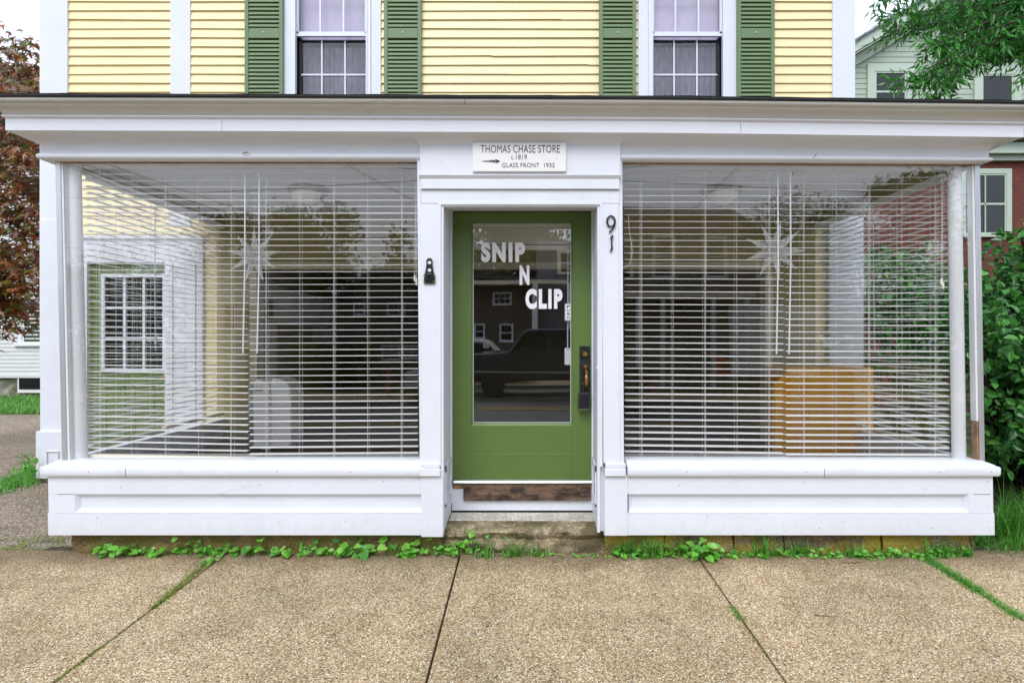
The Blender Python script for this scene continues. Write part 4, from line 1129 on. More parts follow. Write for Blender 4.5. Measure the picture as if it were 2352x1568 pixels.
# door blind, rolled up
db = thing('door_blind', 'rolled-up cream slatted blind at the top of the door glass', 'blind', (XX(1199, 1.13), .56, 2.3))
kq = 1.125; yq = (kq - 1) * D
mb = MB(); mb.box(XX(1083, kq), XX(1316, kq), yq - .02, yq + .03, ZZ(524, kq), ZZ(512, kq)); mb.build('head_rail', M['cream'], db)
mb = MB()
for i in range(14): z = ZZ(562 - i * 2.6, kq); mb.box(XX(1086, kq) + random.uniform(0, .006), XX(1313, kq) - random.uniform(0, .006), yq - .025, yq + .025, z, z + .0085)
mb.build('slats', M['cream'], db)
mb = MB(); mb.box(XX(1086, kq), XX(1313, kq), yq - .025, yq + .025, ZZ(575, kq), ZZ(564, kq)); mb.build('bottom_rail', M['cream'], db, bevel=.004)
mb = MB(); mb.tube([(XX(1304, kq), yq - .04, ZZ(530, kq)), (XX(1303, kq), yq - .04, ZZ(800, kq))], .0045, 6); mb.build('tilt_wand', M['vinyl'], db)

# ------------------------------------------------------------------ hanging paper stars
def star(label, px, py, k, rpx, seed):
    c = Vector(PX(px, py, k)); r = rpx / S * k; rnd = random.Random(seed)
    root = thing('paper_star', label, 'star lantern', tuple(c), 'paper stars hanging in the shop windows')
    mb = MB(); dots = MB()
    dirs = [(math.sin(2 * math.pi * i / 9 + seed * .2), -.05, math.cos(2 * math.pi * i / 9 + seed * .2)) for i in range(9)]
    dirs += [(math.sin(2 * math.pi * i / 4 + .6), -1.1, math.cos(2 * math.pi * i / 4 + .6)) for i in range(4)] + [(math.sin(2 * math.pi * i / 4), 1.2, math.cos(2 * math.pi * i / 4)) for i in range(4)] + [(0, -1, 0)]
    for q, dd in enumerate(dirs):
        d = Vector(dd).normalized(); L = r * (1 if q < 9 else .62); L *= rnd.uniform(.93, 1.08)
        up = Vector((0, 1, 0)) if abs(d.y) < .9 else Vector((1, 0, 0))
        a = d.cross(up).normalized(); b = d.cross(a).normalized(); w_ = r * .165; base_ = c + d * r * .18
        ring = [base_ + a * w_, base_ + b * w_, base_ - a * w_, base_ - b * w_]; tip = c + d * L
        mb.add([*ring, tip], [(0, 1, 4), (1, 2, 4), (2, 3, 4), (3, 0, 4), (3, 2, 1, 0)])
        for f in range(4):
            A, B = ring[f], ring[(f + 1) % 4]; nn = (B - A).cross(tip - A).normalized()
            for t in (.14, .26, .38, .52):
                for s_ in ((.32, .5, .68) if t < .3 else (.5,)):
                    p = A.lerp(B, s_).lerp(tip, t); 
                    if nn.dot(p - c) < 0: nn = -nn
                    p = p + nn * .001; e1 = (tip - p).normalized() * r * .018; e2 = nn.cross(e1).normalized() * r * .008
                    dots.add([p - e1, p + e2, p + e1, p - e2], [(0, 1, 2, 3)])
    mb.build('star_body', M['star'], root); dots.build('cut_pattern', M['stardot'], root)
    mb = MB(); mb.tube([tuple(c + Vector((0, 0, r * .9))), (c.x, c.y, 3.01)], .0012, 4); mb.build('hanging_cord', M['cord'], root)
star('white perforated paper star hanging in the left shop window', 585, 588, 1.10, 62, 0)
star('white perforated paper star hanging in the right window above the counter', 1779, 575, 1.10, 70, 1)

# ceiling lights
def ceiling_light(label, px, py, bright):
    k = 1.29; x, y, _ = PX(px, py, k); z = 3.02
    root = thing('ceiling_light', label, 'ceiling light', (x, y, z), 'round ceiling lights in the shop')
    mb = MB(); mb.lathe([(0, 0), (.17, 0), (.185, -.012), (.19, -.03), (.178, -.045), (.165, -.05), (.16, -.06), (.14, -.06), (.1, -.03)], (x, y, z), 36); mb.build('brass_rim', M['gold'], root, smooth=True)
    mb = MB(); mb.lathe([(.158, -.055), (.15, -.08), (.125, -.11), (.085, -.14), (.03, -.165), (0, -.17)], (x, y, z), 36); mb.build('glass_bowl', M['lampglass'], root, smooth=True)
    mb = MB(); mb.lathe([(.03, -.163), (.032, -.17), (.012, -.18), (.01, -.192), (0, -.196)], (x, y, z), 16); mb.build('finial', bright, root, smooth=True)
ceiling_light('round ceiling light behind the left shop window', 709, 420, M['brassbright'])
ceiling_light('round brass ceiling light behind the right shop window', 1657, 430, M['brassbright'])

# counter
kc = 1.35; yc = (kc - 1) * D
ct = thing('counter', 'orange wooden reception counter standing behind the right window', 'counter', (XX(1900, kc), yc, .468))
cx0, cx1, zc = XX(1812, kc), XX(2006, kc), ZZ(850, kc)
mb = MB(); mb.box(cx0, cx1, yc, yc + .03, .47, zc); mb.box(cx0 + (cx1 - cx0) * .56, cx0 + (cx1 - cx0) * .56 + .10, yc - .012, yc, .47, zc); mb.build('front_panel', M['wood'], ct, bevel=.003)
mb = MB(); xk = XX(1786, 1.28); mb.hexa([(xk, yc - .26, .47), (cx0, yc, .47), (cx0 + .02, yc + .03, .47), (xk - .02, yc - .22, .47), (xk, yc - .26, zc - .12), (cx0, yc, zc - .002), (cx0 + .02, yc + .03, zc - .002), (xk - .02, yc - .22, zc - .12)]); mb.build('end_panel', M['wood'], ct, bevel=.003)
mb = MB(); mb.box(cx0 - .02, cx1 + .0, yc - .0, yc + .55, zc + .001, zc + .022); mb.build('counter_top', M['wood'], ct, bevel=.003)
mb = MB(); mb.box(cx0, cx0 + .03, yc + .03, yc + .5, .47, zc); mb.box(cx1 - .03, cx1, yc + .03, yc + .5, .47, zc); mb.build('side_panel', M['wood'], ct)

# portable air conditioner
ka = 1.40; ya = (ka - 1) * D
ac = thing('dehumidifier', 'white rounded portable dehumidifier standing behind the left window', 'dehumidifier', (XX(622, ka), ya, .468))
ax0, ax1, azt = XX(583, ka), XX(668, ka), ZZ(868, ka)
pr = [(ya + .0, .50), (ya + .34, .50), (ya + .36, azt - .12), (ya + .31, azt - .02), (ya + .22, azt), (ya + .08, azt - .01), (ya + .02, azt - .05), (ya - .0, azt - .12)]
mb = MB(); xm = ax0 + (ax1 - ax0) * .42
mb.prism_y([(ax0, .5), (xm, .48), (xm, azt - .10), (xm - .03, azt - .045), (xm - .09, azt - .01), (ax0 + .05, azt - .0), (ax0, azt - .04)], ya - .02, ya + .36); mb.build('front_shell', M['appliance'], ac, bevel=.02, seg=3)
mb = MB(); mb.prism_y([(xm + .002, .5), (ax1 - .02, .5), (ax1, .56), (ax1, azt - .16), (ax1 - .03, azt - .07), (ax1 - .1, azt - .015), (xm + .04, azt + .0), (xm + .002, azt - .03)], ya + .01, ya + .36); mb.build('side_shell', M['appliance'], ac, bevel=.02, seg=3)
mb = MB(); mb.prism_y([(ax0 - .085, .5), (ax0 - .002, .5), (ax0 - .002, azt - .04), (ax0 - .05, azt - .06), (ax0 - .085, azt - .12)], ya + .05, ya + .33); vpp = mb.build('back_shell', M['appgrey'], ac, bevel=.01, seg=2)
mb = MB()
for i in range(14): mb.box(ax0 - .08, ax0 - .012, ya + .044, ya + .05, .52 + i * .022, .53 + i * .022)
mb.build('vent', M['blackplastic'], vpp)
mb = MB(); mb.box(xm - .14, xm - .06, ya - .024, ya - .019, azt - .13, azt - .1); mb.build('control_panel', M['appgrey'], ac)
for xx_ in (ax0 + .04, ax1 - .05):
    for yy_ in (ya + .04, ya + .3):
        mb = MB(); mb.lathe([(0, 0), (.016, 0), (.016, .03), (0, .03)], (xx_, yy_, .469), 12); mb.build('caster', M['blackplastic'], ac)

# ------------------------------------------------------------------ sign, numbers, bracket
kp = .985; yp = -.052
sg = thing('sign', 'small white painted board lettered in black above the shop door', 'sign', (XX(1193, kp), yp, ZZ(394, kp)))
mb = MB(); mb.box(XX(1085, kp), XX(1301, kp), yp, yp + .021, ZZ(393, kp), ZZ(326, kp)); mb.build('board', M['signwhite'], sg, bevel=.003)
for body, a, b, c, d, bo in (('THOMAS CHASE STORE', 1104, 1286, 332.5, 350, -.006), ('c.1819', 1174, 1210, 354, 365.5, -.008), ('GLASS FRONT  1932', 1153, 1274, 373.5, 383.5, -.006)):
    text_mesh('lettering', body, M['ink'], (XX(a, kp), XX(b, kp), ZZ(d, kp), ZZ(c, kp)), yp - .0005, sg, bold=bo, space=1.05)
mb = MB(); za_ = ZZ(369.5, kp); xa_ = XX(1107, kp)
mb.prism_y([(xa_ + .004, za_ - .0015), (xa_ + .10, za_ - .003), (xa_ + .10, za_ + .003), (xa_ + .004, za_ + .0015)], yp - .002, yp)
mb.prism_y([(xa_ + .095, za_ - .017), (xa_ + .131, za_), (xa_ + .095, za_ + .017), (xa_ + .102, za_)], yp - .002, yp)
for q, r_ in ((.004, .004), (.022, .007), (.042, .008), (.057, .009), (.072, .011), (.088, .012)):
    mb.prism_y([(xa_ + q - r_ * .9, za_), (xa_ + q, za_ - r_), (xa_ + q + r_ * .9, za_), (xa_ + q, za_ + r_)], yp - .0022, yp)
mb.build('arrow_ornament', M['ink'], sg)
mb = MB()
for q in ((1101, 363), (1278, 364)): mb.lathe([(0, -.003), (.0025, -.002), (.004, 0)], (XX(q[0], kp), yp, ZZ(q[1], kp)), 8, axis='y')
mb.build('nail', M['silver'], sg)

yn = -.018; kn = 1 + yn / D
nm_ = thing('house_number', 'black wrought house number 91 on the white pilaster right of the door', 'house number', (XX(1403, kn), yn, ZZ(578, kn)))
def stroke(pts, wd, y0, y1):
    """flat bar of varying width along 2D points (x, z)"""
    mb = MB(); n = len(pts); Lp, Rp = [], []
    for i, p in enumerate(pts):
        a = pts[max(0, i - 1)]; b = pts[min(n - 1, i + 1)]; dx, dz = b[0] - a[0], b[1] - a[1]; l = math.hypot(dx, dz) or 1
        nx2, nz2 = -dz / l, dx / l; h = wd[i] / 2
        Lp.append((p[0] + nx2 * h, p[1] + nz2 * h)); Rp.append((p[0] - nx2 * h, p[1] - nz2 * h))
    vs = [(x, y0, z) for x, z in Lp] + [(x, y0, z) for x, z in Rp] + [(x, y1, z) for x, z in Lp] + [(x, y1, z) for x, z in Rp]; fs = []
    for i in range(n - 1):
        fs += [(i, i + 1, n + i + 1, n + i), (2 * n + i, 3 * n + i, 3 * n + i + 1, 2 * n + i + 1), (i, 2 * n + i, 2 * n + i + 1, i + 1), (n + i, n + i + 1, 3 * n + i + 1, 3 * n + i)]
    fs += [(0, n, 3 * n, 2 * n), (n - 1, 3 * n - 1, 4 * n - 1, 2 * n - 1)]
    mb.add(vs, fs); return mb
nine = []; wn = []
cx, cz = XX(1403, kn), ZZ(508, kn)
cen = [(1410.5, 512), (1408, 518), (1402, 520.5), (1397, 518), (1394.5, 511), (1395.5, 502), (1400, 497), (1406, 497), (1410.5, 502), (1412, 509), (1411.5, 516), (1409, 523), (1404.5, 529), (1399.5, 534)]
wd = [2, 3, 3.4, 4.5, 5.5, 4.5, 3.5, 3.5, 4.5, 5.2, 5.0, 4.2, 4.0, 5.2]
# smooth
def smooth_pts(P_, W_, k=5):
    out, wo_ = [], []
    for i in range(len(P_) - 1):
        p0, p1, p2, p3 = P_[max(0, i - 1)], P_[i], P_[i + 1], P_[min(len(P_) - 1, i + 2)]
        for j in range(k):
            t = j / k
            out.append(tuple(.5 * ((2 * p1[q]) + (-p0[q] + p2[q]) * t + (2 * p0[q] - 5 * p1[q] + 4 * p2[q] - p3[q]) * t * t + (-p0[q] + 3 * p1[q] - 3 * p2[q] + p3[q]) * t ** 3) for q in (0, 1)))
            wo_.append(W_[i] + (W_[i + 1] - W_[i]) * t)
    out.append(P_[-1]); wo_.append(W_[-1]); return out, wo_
p_, w_ = smooth_pts(cen, wd)
stroke([(XX(a, kn), ZZ(b, kn)) for a, b in p_], [q / S * .8 for q in w_], yn - .009, yn).build('digit_nine', M['black'], nm_)
p_, w_ = smooth_pts([(1407.5, 541), (1405, 546), (1404.8, 556), (1405, 566), (1405.5, 571), (1401.5, 578)], [5.5, 3.6, 3.2, 3.8, 4.5, 3])
m1 = stroke([(XX(a, kn), ZZ(b, kn)) for a, b in p_], [q / S * .9 for q in w_], yn - .009, yn)
m1.prism_y([(XX(1400.5, kn), ZZ(546, kn)), (XX(1405, kn), ZZ(548, kn)), (XX(1408, kn), ZZ(540.5, kn))], yn - .0095, yn - .001)
m1.build('digit_one', M['black'], nm_)

kb2 = 1 - .022 / D; yk = -.020
br = thing('wall_bracket', 'black iron bracket with two holes on the white pilaster left of the door', 'bracket', (XX(987.5), yk, ZZ(652)))
mb = MB(); bx0 = XX(987.5); 
def holed_plate(mb, outline_half, holes, y0, y1):
    # plate as strips between z stations, skipping the holes
    zs = [p[0] for p in outline_half]
    n = 40; z0, z1 = zs[0], zs[-1]
    for i in range(n):
        za, zb2 = z0 + (z1 - z0) * i / n, z0 + (z1 - z0) * (i + 1) / n; zm = (za + zb2) / 2
        w0 = lerp(zm, outline_half); h = 0
        for hz, hr in holes:
            if abs(zm - hz) < hr: h = math.sqrt(hr * hr - (zm - hz) ** 2)
        if h: mb.box(bx0 - w0, bx0 - h, y0, y1, za, zb2); mb.box(bx0 + h, bx0 + w0, y0, y1, za, zb2)
        else: mb.box(bx0 - w0, bx0 + w0, y0, y1, za, zb2)
zt_, zb_ = ZZ(594), ZZ(652)
H = zt_ - zb_
holed_plate(mb, [(zb_, .040), (zb_ + .02 * 1, .042), (zb_ + .04, .038), (zb_ + .06, .042), (zb_ + .07, .034), (zb_ + .10, .026), (zb_ + .14, .022), (zt_ - .015, .022), (zt_ - .004, .014), (zt_, .004)],
            [(zt_ - .03, .014), (zt_ - .085, .014)], yk - .006, yk)
mb.box(bx0 - .016, bx0 - .008, yk - .02, yk - .006, zb_ + .02, zb_ + .06); mb.box(bx0 + .008, bx0 + .016, yk - .02, yk - .006, zb_ + .02, zb_ + .06)
mb.tube([(bx0 - .02, yk - .018, zb_ + .065), (bx0 + .02, yk - .018, zb_ + .065)], .006, 8)
mb.build('plate', M['black'], br)
mb = MB()
for s_ in (-1, 1):
    for zz in (.012, .055): mb.lathe([(0, -.004), (.004, -.003), (.0055, 0)], (bx0 + s_ * .033, yk - .006, zb_ + zz), 8, axis='y')
mb.build('screw', M['brass'], br)
mb = MB(); mb.lathe([(.0, -.001), (.014, -.001), (.014, .004)], (bx0, yk - .001, zt_ - .03), 16, axis='y'); mb.lathe([(.0, -.001), (.014, -.001), (.014, .004)], (bx0, yk - .001, zt_ - .085), 16, axis='y'); mb.build('light_disc', M['vinyl'], br)

# small pale hood poking out past the left corner
mb = MB(); hx, hy, hz = PX(98, 500, KW)
mb.add([(hx - .17, YW + .25, ZZ(494, KW)), (hx + .02, YW + .02, ZZ(486, KW)), (hx + .02, YW + .5, ZZ(486, KW)), (hx + .02, YW + .02, ZZ(512, KW)), (hx + .02, YW + .5, ZZ(512, KW)), (hx - .06, YW + .26, ZZ(503, KW))],
       [(0, 1, 2), (0, 3, 1), (0, 2, 4), (0, 4, 3), (1, 3, 4, 2)])
tag(mb.build('wall_hood', M['vinyl']), 'small pointed white hood sticking out past the left corner of the yellow house', 'hood')

# twigs caught on the cornice moulding, and on the pavement
def twig(label, pts, r=.0025):
    mb = MB(); mb.tube(pts, [r] * (len(pts) - 1) + [r * .4], 5)
    tag(mb.build('twig', M['twig']), label, 'twig', 'loose twigs')
twig('little dark twig caught on the moulding above the left shop window', [PX(558, 353, .994), PX(566, 350, .992), PX(572, 351, .992)], .004)
twig('pale twig sticking up from the moulding above the right shop window', [PX(1869, 362, .992), PX(1872, 357, .988), PX(1878, 350, .985)])
x_, y_ = G(1870, 1803 * .784)
def gp(px, py, h=.004): a, b = G(px, py); return (a, b, GZ0 + GS * b + h)
twig('thin brown twig lying on the pavement right of the middle joint', [gp(1870, 1413), gp(1895, 1415), gp(1918, 1417)], .003)
twig('dark twig lying by the foundation under the right window', [gp(1934, 1292), gp(1958, 1293), gp(1982, 1291)], .004)
twig('pink-brown stem lying under the weeds beside the doorstep', [gp(935, 1263, .012), gp(975, 1266, .012), gp(1006, 1265, .012)], .004)
def dry_leaf(label, px, py, s=.05, rot=0):
    x, y, z = gp(px, py, .012); mb = MB(); vs = [(x, y, z + .01)]
    n = 14
    for i in range(n):
        a = 2 * math.pi * i / n + rot; r_ = s * (.5 + .5 * abs(math.cos(a * 2.5))); vs.append((x + r_ * math.cos(a), y + r_ * math.sin(a) * .8, z + .02 * math.sin(a * 3) + .008))
    mb.add(vs, [(0, i + 1, (i + 1) % n + 1) for i in range(n)])
    tag(mb.build('fallen_leaf', M['dryleaf']), label, 'leaf', 'fallen orange leaves')
dry_leaf('curled orange leaf among the weeds below the left window panel', 524, 1262, .05); dry_leaf('orange maple leaf on the pavement edge nearest the door', 860, 1264, .05, .5)

# ------------------------------------------------------------------ foliage helpers
def leaf_diamond(mb, c, d, up, L, W, fold=.25, mi=0):
    d = d.normalized(); s = d.cross(up)
    if s.length < 1e-3: s = d.cross(Vector((1, .3, .2)))
    s.normalize(); n = s.cross(d)
    a = c; t = c + d * L; m = c + d * L * .42
    mb.add([a, m + s * W / 2 + n * W * fold, t, m - s * W / 2 + n * W * fold], [(0, 1, 2), (0, 2, 3)], mi)
def leaf_oval(mb, c, d, up, L, W, fold=.2):
    d = d.normalized(); s = d.cross(up)
    if s.length < 1e-3: s = d.cross(Vector((1, .3, .2)))
    s.normalize(); n = s.cross(d)
    P_ = [c, c + d * L * .3 + s * W * .42 + n * W * fold, c + d * L * .62 + s * W * .4 + n * W * fold, c + d * L - n * W * .2, c + d * L * .62 - s * W * .4 + n * W * fold, c + d * L * .3 - s * W * .42 + n * W * fold]
    mb.add(P_, [(0, 1, 2, 3), (0, 3, 4, 5)])
def leaf_heart(mb, c, d, up, L, W):
    d = d.normalized(); s = d.cross(up); s.normalize(); n = s.cross(d)
    P_ = [c]; 
    for (a, b, h) in ((-.12, .25, .1), (.1, .5, .14), (.4, .52, .12), (.75, .3, .04), (1.0, 0, -.08)): P_.append(c + d * L * a + s * W * b + n * L * h)
    Q = [c + d * L * a - s * W * b + n * L * h for (a, b, h) in ((.75, .3, .04), (.4, .52, .12), (.1, .5, .14), (-.12, .25, .1))]
    P_ += Q
    mb.add(P_, [(0, 1, 2, 3, 4, 5), (0, 5, 6, 7, 8, 9)])
def leaf_palm(mb, c, d, up, L):
    d = d.normalized(); s = d.cross(up)
    if s.length < 1e-3: s = Vector((1, 0, 0))
    s.normalize(); n = s.cross(d); P_ = []
    for ang, r_ in ((-150, .25), (-115, .55), (-88, .22), (-62, .85), (-40, .28), (0, 1.0), (40, .28), (62, .85), (88, .22), (115, .55), (150, .25)):
        a = R(ang); P_.append(c + d * L * (.25 + r_ * math.cos(a) * .8) + s * L * r_ * math.sin(a) * .8 - n * L * .18 * r_)
    mb.add([c + d * L * .2] + P_, [(0, i + 1, i + 2) for i in range(10)])
def rv(rnd): 
    while True:
        v = Vector((rnd.uniform(-1, 1), rnd.uniform(-1, 1), rnd.uniform(-1, 1)))
        if .05 < v.length < 1: return v.normalized()

# Japanese maple on the left
rnd = random.Random(11)
mp = thing('maple_tree', 'red-brown Japanese maple at the left edge beside the house corner', 'tree', (-9.2, 3.3, 0))
wood = MB()
wood.tube([(-9.2, 3.3, -.05), (-9.15, 3.35, .9), (-9.0, 3.5, 1.8), (-8.8, 3.6, 2.6)], [.16, .12, .10, .07], 8)
limbs = []
kM = 1.85
def MP(px, py, k=kM): return Vector(PX(px, py, k))
starts = [Vector((-8.8, 3.6, 2.6)), Vector((-9.0, 3.5, 1.8)), Vector((-9.1, 3.4, 1.3))]
ends = [(-60, 60), (60, 120), (88, 160), (20, 230), (80, 210), (60, 300), (90, 350), (10, 350), (85, 430), (40, 460), (92, 520), (30, 560), (85, 600), (45, 640), (60, 690), (-40, 640), (-80, 500), (-90, 380), (-100, 250), (-60, 150), (10, 700)]
pts_leaf = []
for (px, py) in ends:
    k = kM + rnd.uniform(-.12, .18); e = MP(px, py, k); s0 = starts[0] if py < 380 else starts[1] if py < 560 else starts[2]
    mid = s0.lerp(e, .5) + Vector((rnd.uniform(-.2, .2), rnd.uniform(-.2, .2), rnd.uniform(-.05, .3)))
    path = [s0, s0.lerp(mid, .5) + Vector((0, 0, .06)), mid, mid.lerp(e, .5) + rv(rnd) * .07, e]
    wood.tube([tuple(p) for p in path], [.035, .026, .018, .011, .005], 6)
    for t in range(34):
        q = path[rnd.choice((2, 3, 3, 4, 4))].lerp(e, rnd.random()) + rv(rnd) * rnd.uniform(.05, .42) * Vector((1, 1, .45)).length / 1.5
        pts_leaf.append(q)
        if t % 5 == 0: wood.tube([tuple(path[3]), tuple(path[3].lerp(q, .5) + rv(rnd) * .03), tuple(q)], [.005, .003, .0015], 4, cap=False)
wood.build('trunk', M['bark'], mp)
lm = MB()
for q in pts_leaf:
    # flat drooping layers of leaves
    for i in range(11):
        o = Vector((rnd.gauss(0, .11), rnd.gauss(0, .11), rnd.gauss(0, .03)))
        c = q + o - Vector((0, 0, .25 * (o.x ** 2 + o.y ** 2) ** .5))
        px_ = 1195 + c.x * F / (c.y + D)
        dd = Vector((rnd.gauss(0, .6) + o.x * 3, rnd.gauss(0, .6) + o.y * 3 - .2, -.55 + rnd.gauss(0, .25)))
        leaf_palm(lm, c, dd, Vector((rnd.gauss(0, .3), rnd.gauss(-.3, .3), 1)), rnd.uniform(.085, .14))
lm.build('foliage', M['maple'], mp)

# narrow-leaved tree overhanging top right
rnd = random.Random(5)
tr = thing('street_tree', 'tree with narrow green leaves hanging into the top right corner', 'tree', (8.8, 3.0, 0))
wood = MB()
wood.tube([(8.8, 3.0, -.05), (8.75, 3.0, 1.5), (8.6, 3.0, 3.4), (8.3, 3.0, 5.0), (8.0, 3.0, 6.4)], [.24, .19, .17, .14, .09], 10)
def TP(px, py, k): return Vector(PX(px, py, k))
lm = MB()
kT = 1.72
branches = [((2420, -60), (2250, -10), (2040, -15)), ((2420, -60), (2260, 20), (2015, 40)), ((2430, -30), (2230, 60), (2080, 30)), ((2400, -40), (2200, 50), (2045, 75)), ((2420, 40), (2260, 110), (2120, 195)), ((2400, 20), (2210, 120), (2085, 190)),
            ((2420, 40), (2290, 110), (2180, 160)), ((2430, 60), (2340, 130), (2290, 110)), ((2420, 10), (2180, 90), (2150, 222)), ((2450, -80), (2330, -40), (2260, 30)),
            ((2460, 40), (2400, 100), (2370, 160)), ((2440, -60), (2350, 0), (2310, 60)), ((2440, -60), (2360, 30), (2340, 90)), ((2440, -90), (2200, -60), (2110, -40)), ((2440, -20), (2300, 10), (2200, 30)), ((2430, -20), (2250, 60), (2140, 100)), ((2430, 0), (2280, 60), (2220, 120))]
top = Vector((8.3, 3.0, 5.0))
for bi, (a, m_, e) in enumerate(branches):
    k = kT + rnd.uniform(-.14, .14)
    A, M1, E = TP(*a, k), TP(*m_, k), TP(*e, k)
    wood.tube([tuple(top), tuple(top.lerp(A, .5) + Vector((0, 0, .15))), tuple(A), tuple(A.lerp(M1, .5) + Vector((0, 0, .05))), tuple(M1), tuple(M1.lerp(E, .5) + Vector((0, 0, .03))), tuple(E)], [.05, .035, .022, .016, .011, .007, .003], 6)
    for (P0, P1, nn) in ((A, M1, 26), (M1, E, 26)):
        for i in range(nn):
            p = P0.lerp(P1, (i + rnd.random()) / nn) + rv(rnd) * rnd.uniform(0, .1)
            tw = (P1 - P0).normalized() * .5 + rv(rnd) * .7 + Vector((-.1, 0, -.35)); tw.normalize(); Lt = rnd.uniform(.1, .28)
            e2 = p + tw * Lt
            wood.tube([tuple(p), tuple(e2)], [.0025, .001], 3, cap=False)
            for j in range(7):
                q = p.lerp(e2, (j + 1) / 7); side = 1 if j % 2 else -1
                dd = tw * .7 + tw.cross(Vector((0, 1, .2))).normalized() * side * .8 + rv(rnd) * .35 + Vector((0, 0, -.25))
                if j == 6: dd = tw + Vector((0, 0, -.2))
                leaf_diamond(lm, q, dd, rv(rnd), rnd.uniform(.09, .15), rnd.uniform(.024, .038))
# rest of the crown, above and beyond the frame
for i in range(420):
    c = Vector((8.7, 2.9, 6.9)) + Vector((rnd.gauss(0, 1.3), rnd.gauss(0, 1.3), abs(rnd.gauss(0, .8))))
    for j in range(9):
        leaf_diamond(lm, c + rv(rnd) * .22, rv(rnd) + Vector((0, 0, -.4)), rv(rnd), .12, .03)
wood.build('trunk', M['bark'], tr); lm.build('foliage', M['ash'], tr)
# bare hanging vine tip
mb = MB(); mb.tube([PX(p, q, 1.6) for p, q in ((2012, -10), (2006, 20), (1998, 50), (1985, 78), (1972, 98), (1962, 108))], .003, 5)
tag(mb.build('hanging_wire', M['wire']), 'thin dark drooping wire end against the sky right of the yellow house', 'wire')

# shrub on the right
rnd = random.Random(21)
sh = thing('shrub', 'big dense green shrub filling the right edge beside the shop', 'shrub', (6.0, 2.4, 0))
lm = MB(); wood = MB()
lobes = [((6.6, 2.0, 1.1), (1.5, 1.0, 1.1)), ((6.5, 2.1, 2.0), (1.05, .8, .65)), ((5.7, 2.4, 1.2), (1.0, 1.3, 1.0)), ((5.25, 2.6, 1.6), (.75, 1.5, .75)), ((7.4, 1.8, 1.2), (1.2, .9, 1.0)), ((6.0, 2.2, 2.3), (.65, .7, .35)), ((4.9, 3.4, 1.4), (.9, 1.2, 1.3)), ((4.75, 3.6, 2.3), (.7, .9, .5)), ((5.9, 1.4, .7), (.9, .5, .65)), ((4.6, 1.7, 1.2), (.42, 1.0, .9)), ((5.5, 1.9, 2.45), (.5, .5, .35))]
for c, r_ in lobes:
    c = Vector(c); area = r_[0] * r_[1] + r_[1] * r_[2] + r_[0] * r_[2]; n = int(1150 * area)
    for i in range(n):
        v = rv(rnd)
        rad = rnd.uniform(.72, 1.06) * (1 + .22 * mnoise.noise(v * 2.2 + c) + .1 * mnoise.noise(v * 7))
        p = Vector((c.x + v.x * r_[0] * rad, c.y + v.y * r_[1] * rad, c.z + v.z * r_[2] * rad))
        if p.z < .12 or p.x < 4.12: continue
        if p.y > c.y + r_[1] * .5: continue
        dd = v * .5 + rv(rnd) * .8 + Vector((0, -.35, -.25))
        up = (v + rv(rnd) * .6 + Vector((0, -.3, .6)))
        Ls = rnd.uniform(.07, .125)
        leaf_oval(lm, p, dd, up, Ls, Ls * rnd.uniform(.48, .66), .1)
    for i in range(7):
        v = rv(rnd); wood.tube([(6.0 + rnd.uniform(-.8, .8), 2.4, -.05), tuple(c + v * .3), (c.x + v.x * r_[0], c.y + v.y * r_[1], c.z + abs(v.z) * r_[2])], [.03, .015, .005], 5)
# spiky new shoots over the top
for i in range(26):
    x = rnd.uniform(5.3, 7.3); y = rnd.uniform(1.5, 2.6); z = 2.35 - .35 * max(0, x - 6.1) + rnd.uniform(-.1, .1); h = rnd.uniform(.2, .5)
    e = Vector((x + rnd.uniform(-.12, .12), y, z + h)); b = Vector((x, y, z - .2)); wood.tube([tuple(b), tuple(e)], [.006, .002], 4)
    for j in range(12):
        q = b.lerp(e, (j + 1) / 12); a = j * 2.4; leaf_oval(lm, q, Vector((math.cos(a), math.sin(a), .5)), Vector((0, 0, 1)), rnd.uniform(.08, .12), .05, .1)
wood.build('stems', M['bark'], sh); lm.build('foliage', M['bushleaf'], sh)

# grass and weeds
def blade(mb, x, y, z, h, w, dirx, diry, bend=.5):
    n = 4; P_ = []; sx, sy = -diry, dirx
    l = math.hypot(sx, sy) or 1; sx, sy = sx / l * w / 2, sy / l * w / 2
    for i in range(n + 1):
        t = i / n; ww = 1 - t ** 1.5; cx_ = x + dirx * h * bend * t * t; cy_ = y + diry * h * bend * t * t; cz_ = z + h * (t - .25 * bend * t * t)
        P_ += [(cx_ + sx * ww, cy_ + sy * ww, cz_), (cx_ - sx * ww, cy_ - sy * ww, cz_)]
    mb.add(P_, [(2 * i, 2 * i + 1, 2 * i + 3, 2 * i + 2) for i in range(n)])
def tuft(x, y, z, n, h, w, spread, label=None, rnd=rnd):
    mb = MB()
    for i in range(n):
        a = rnd.uniform(0, 2 * math.pi); b = rnd.uniform(.2, 1.3)
        blade(mb, x + rnd.gauss(0, spread), y + rnd.gauss(0, spread * .4), z, h * rnd.uniform(.5, 1.1), w * rnd.uniform(.7, 1.2), math.cos(a), math.sin(a) * .7, b)
    o = mb.build('grass_tuft', M['grassblade'])
    tag(o, label, 'grass tuft', 'grass tufts growing along the foot of the shopfront'); return o
rnd = random.Random(31)
yw = .075
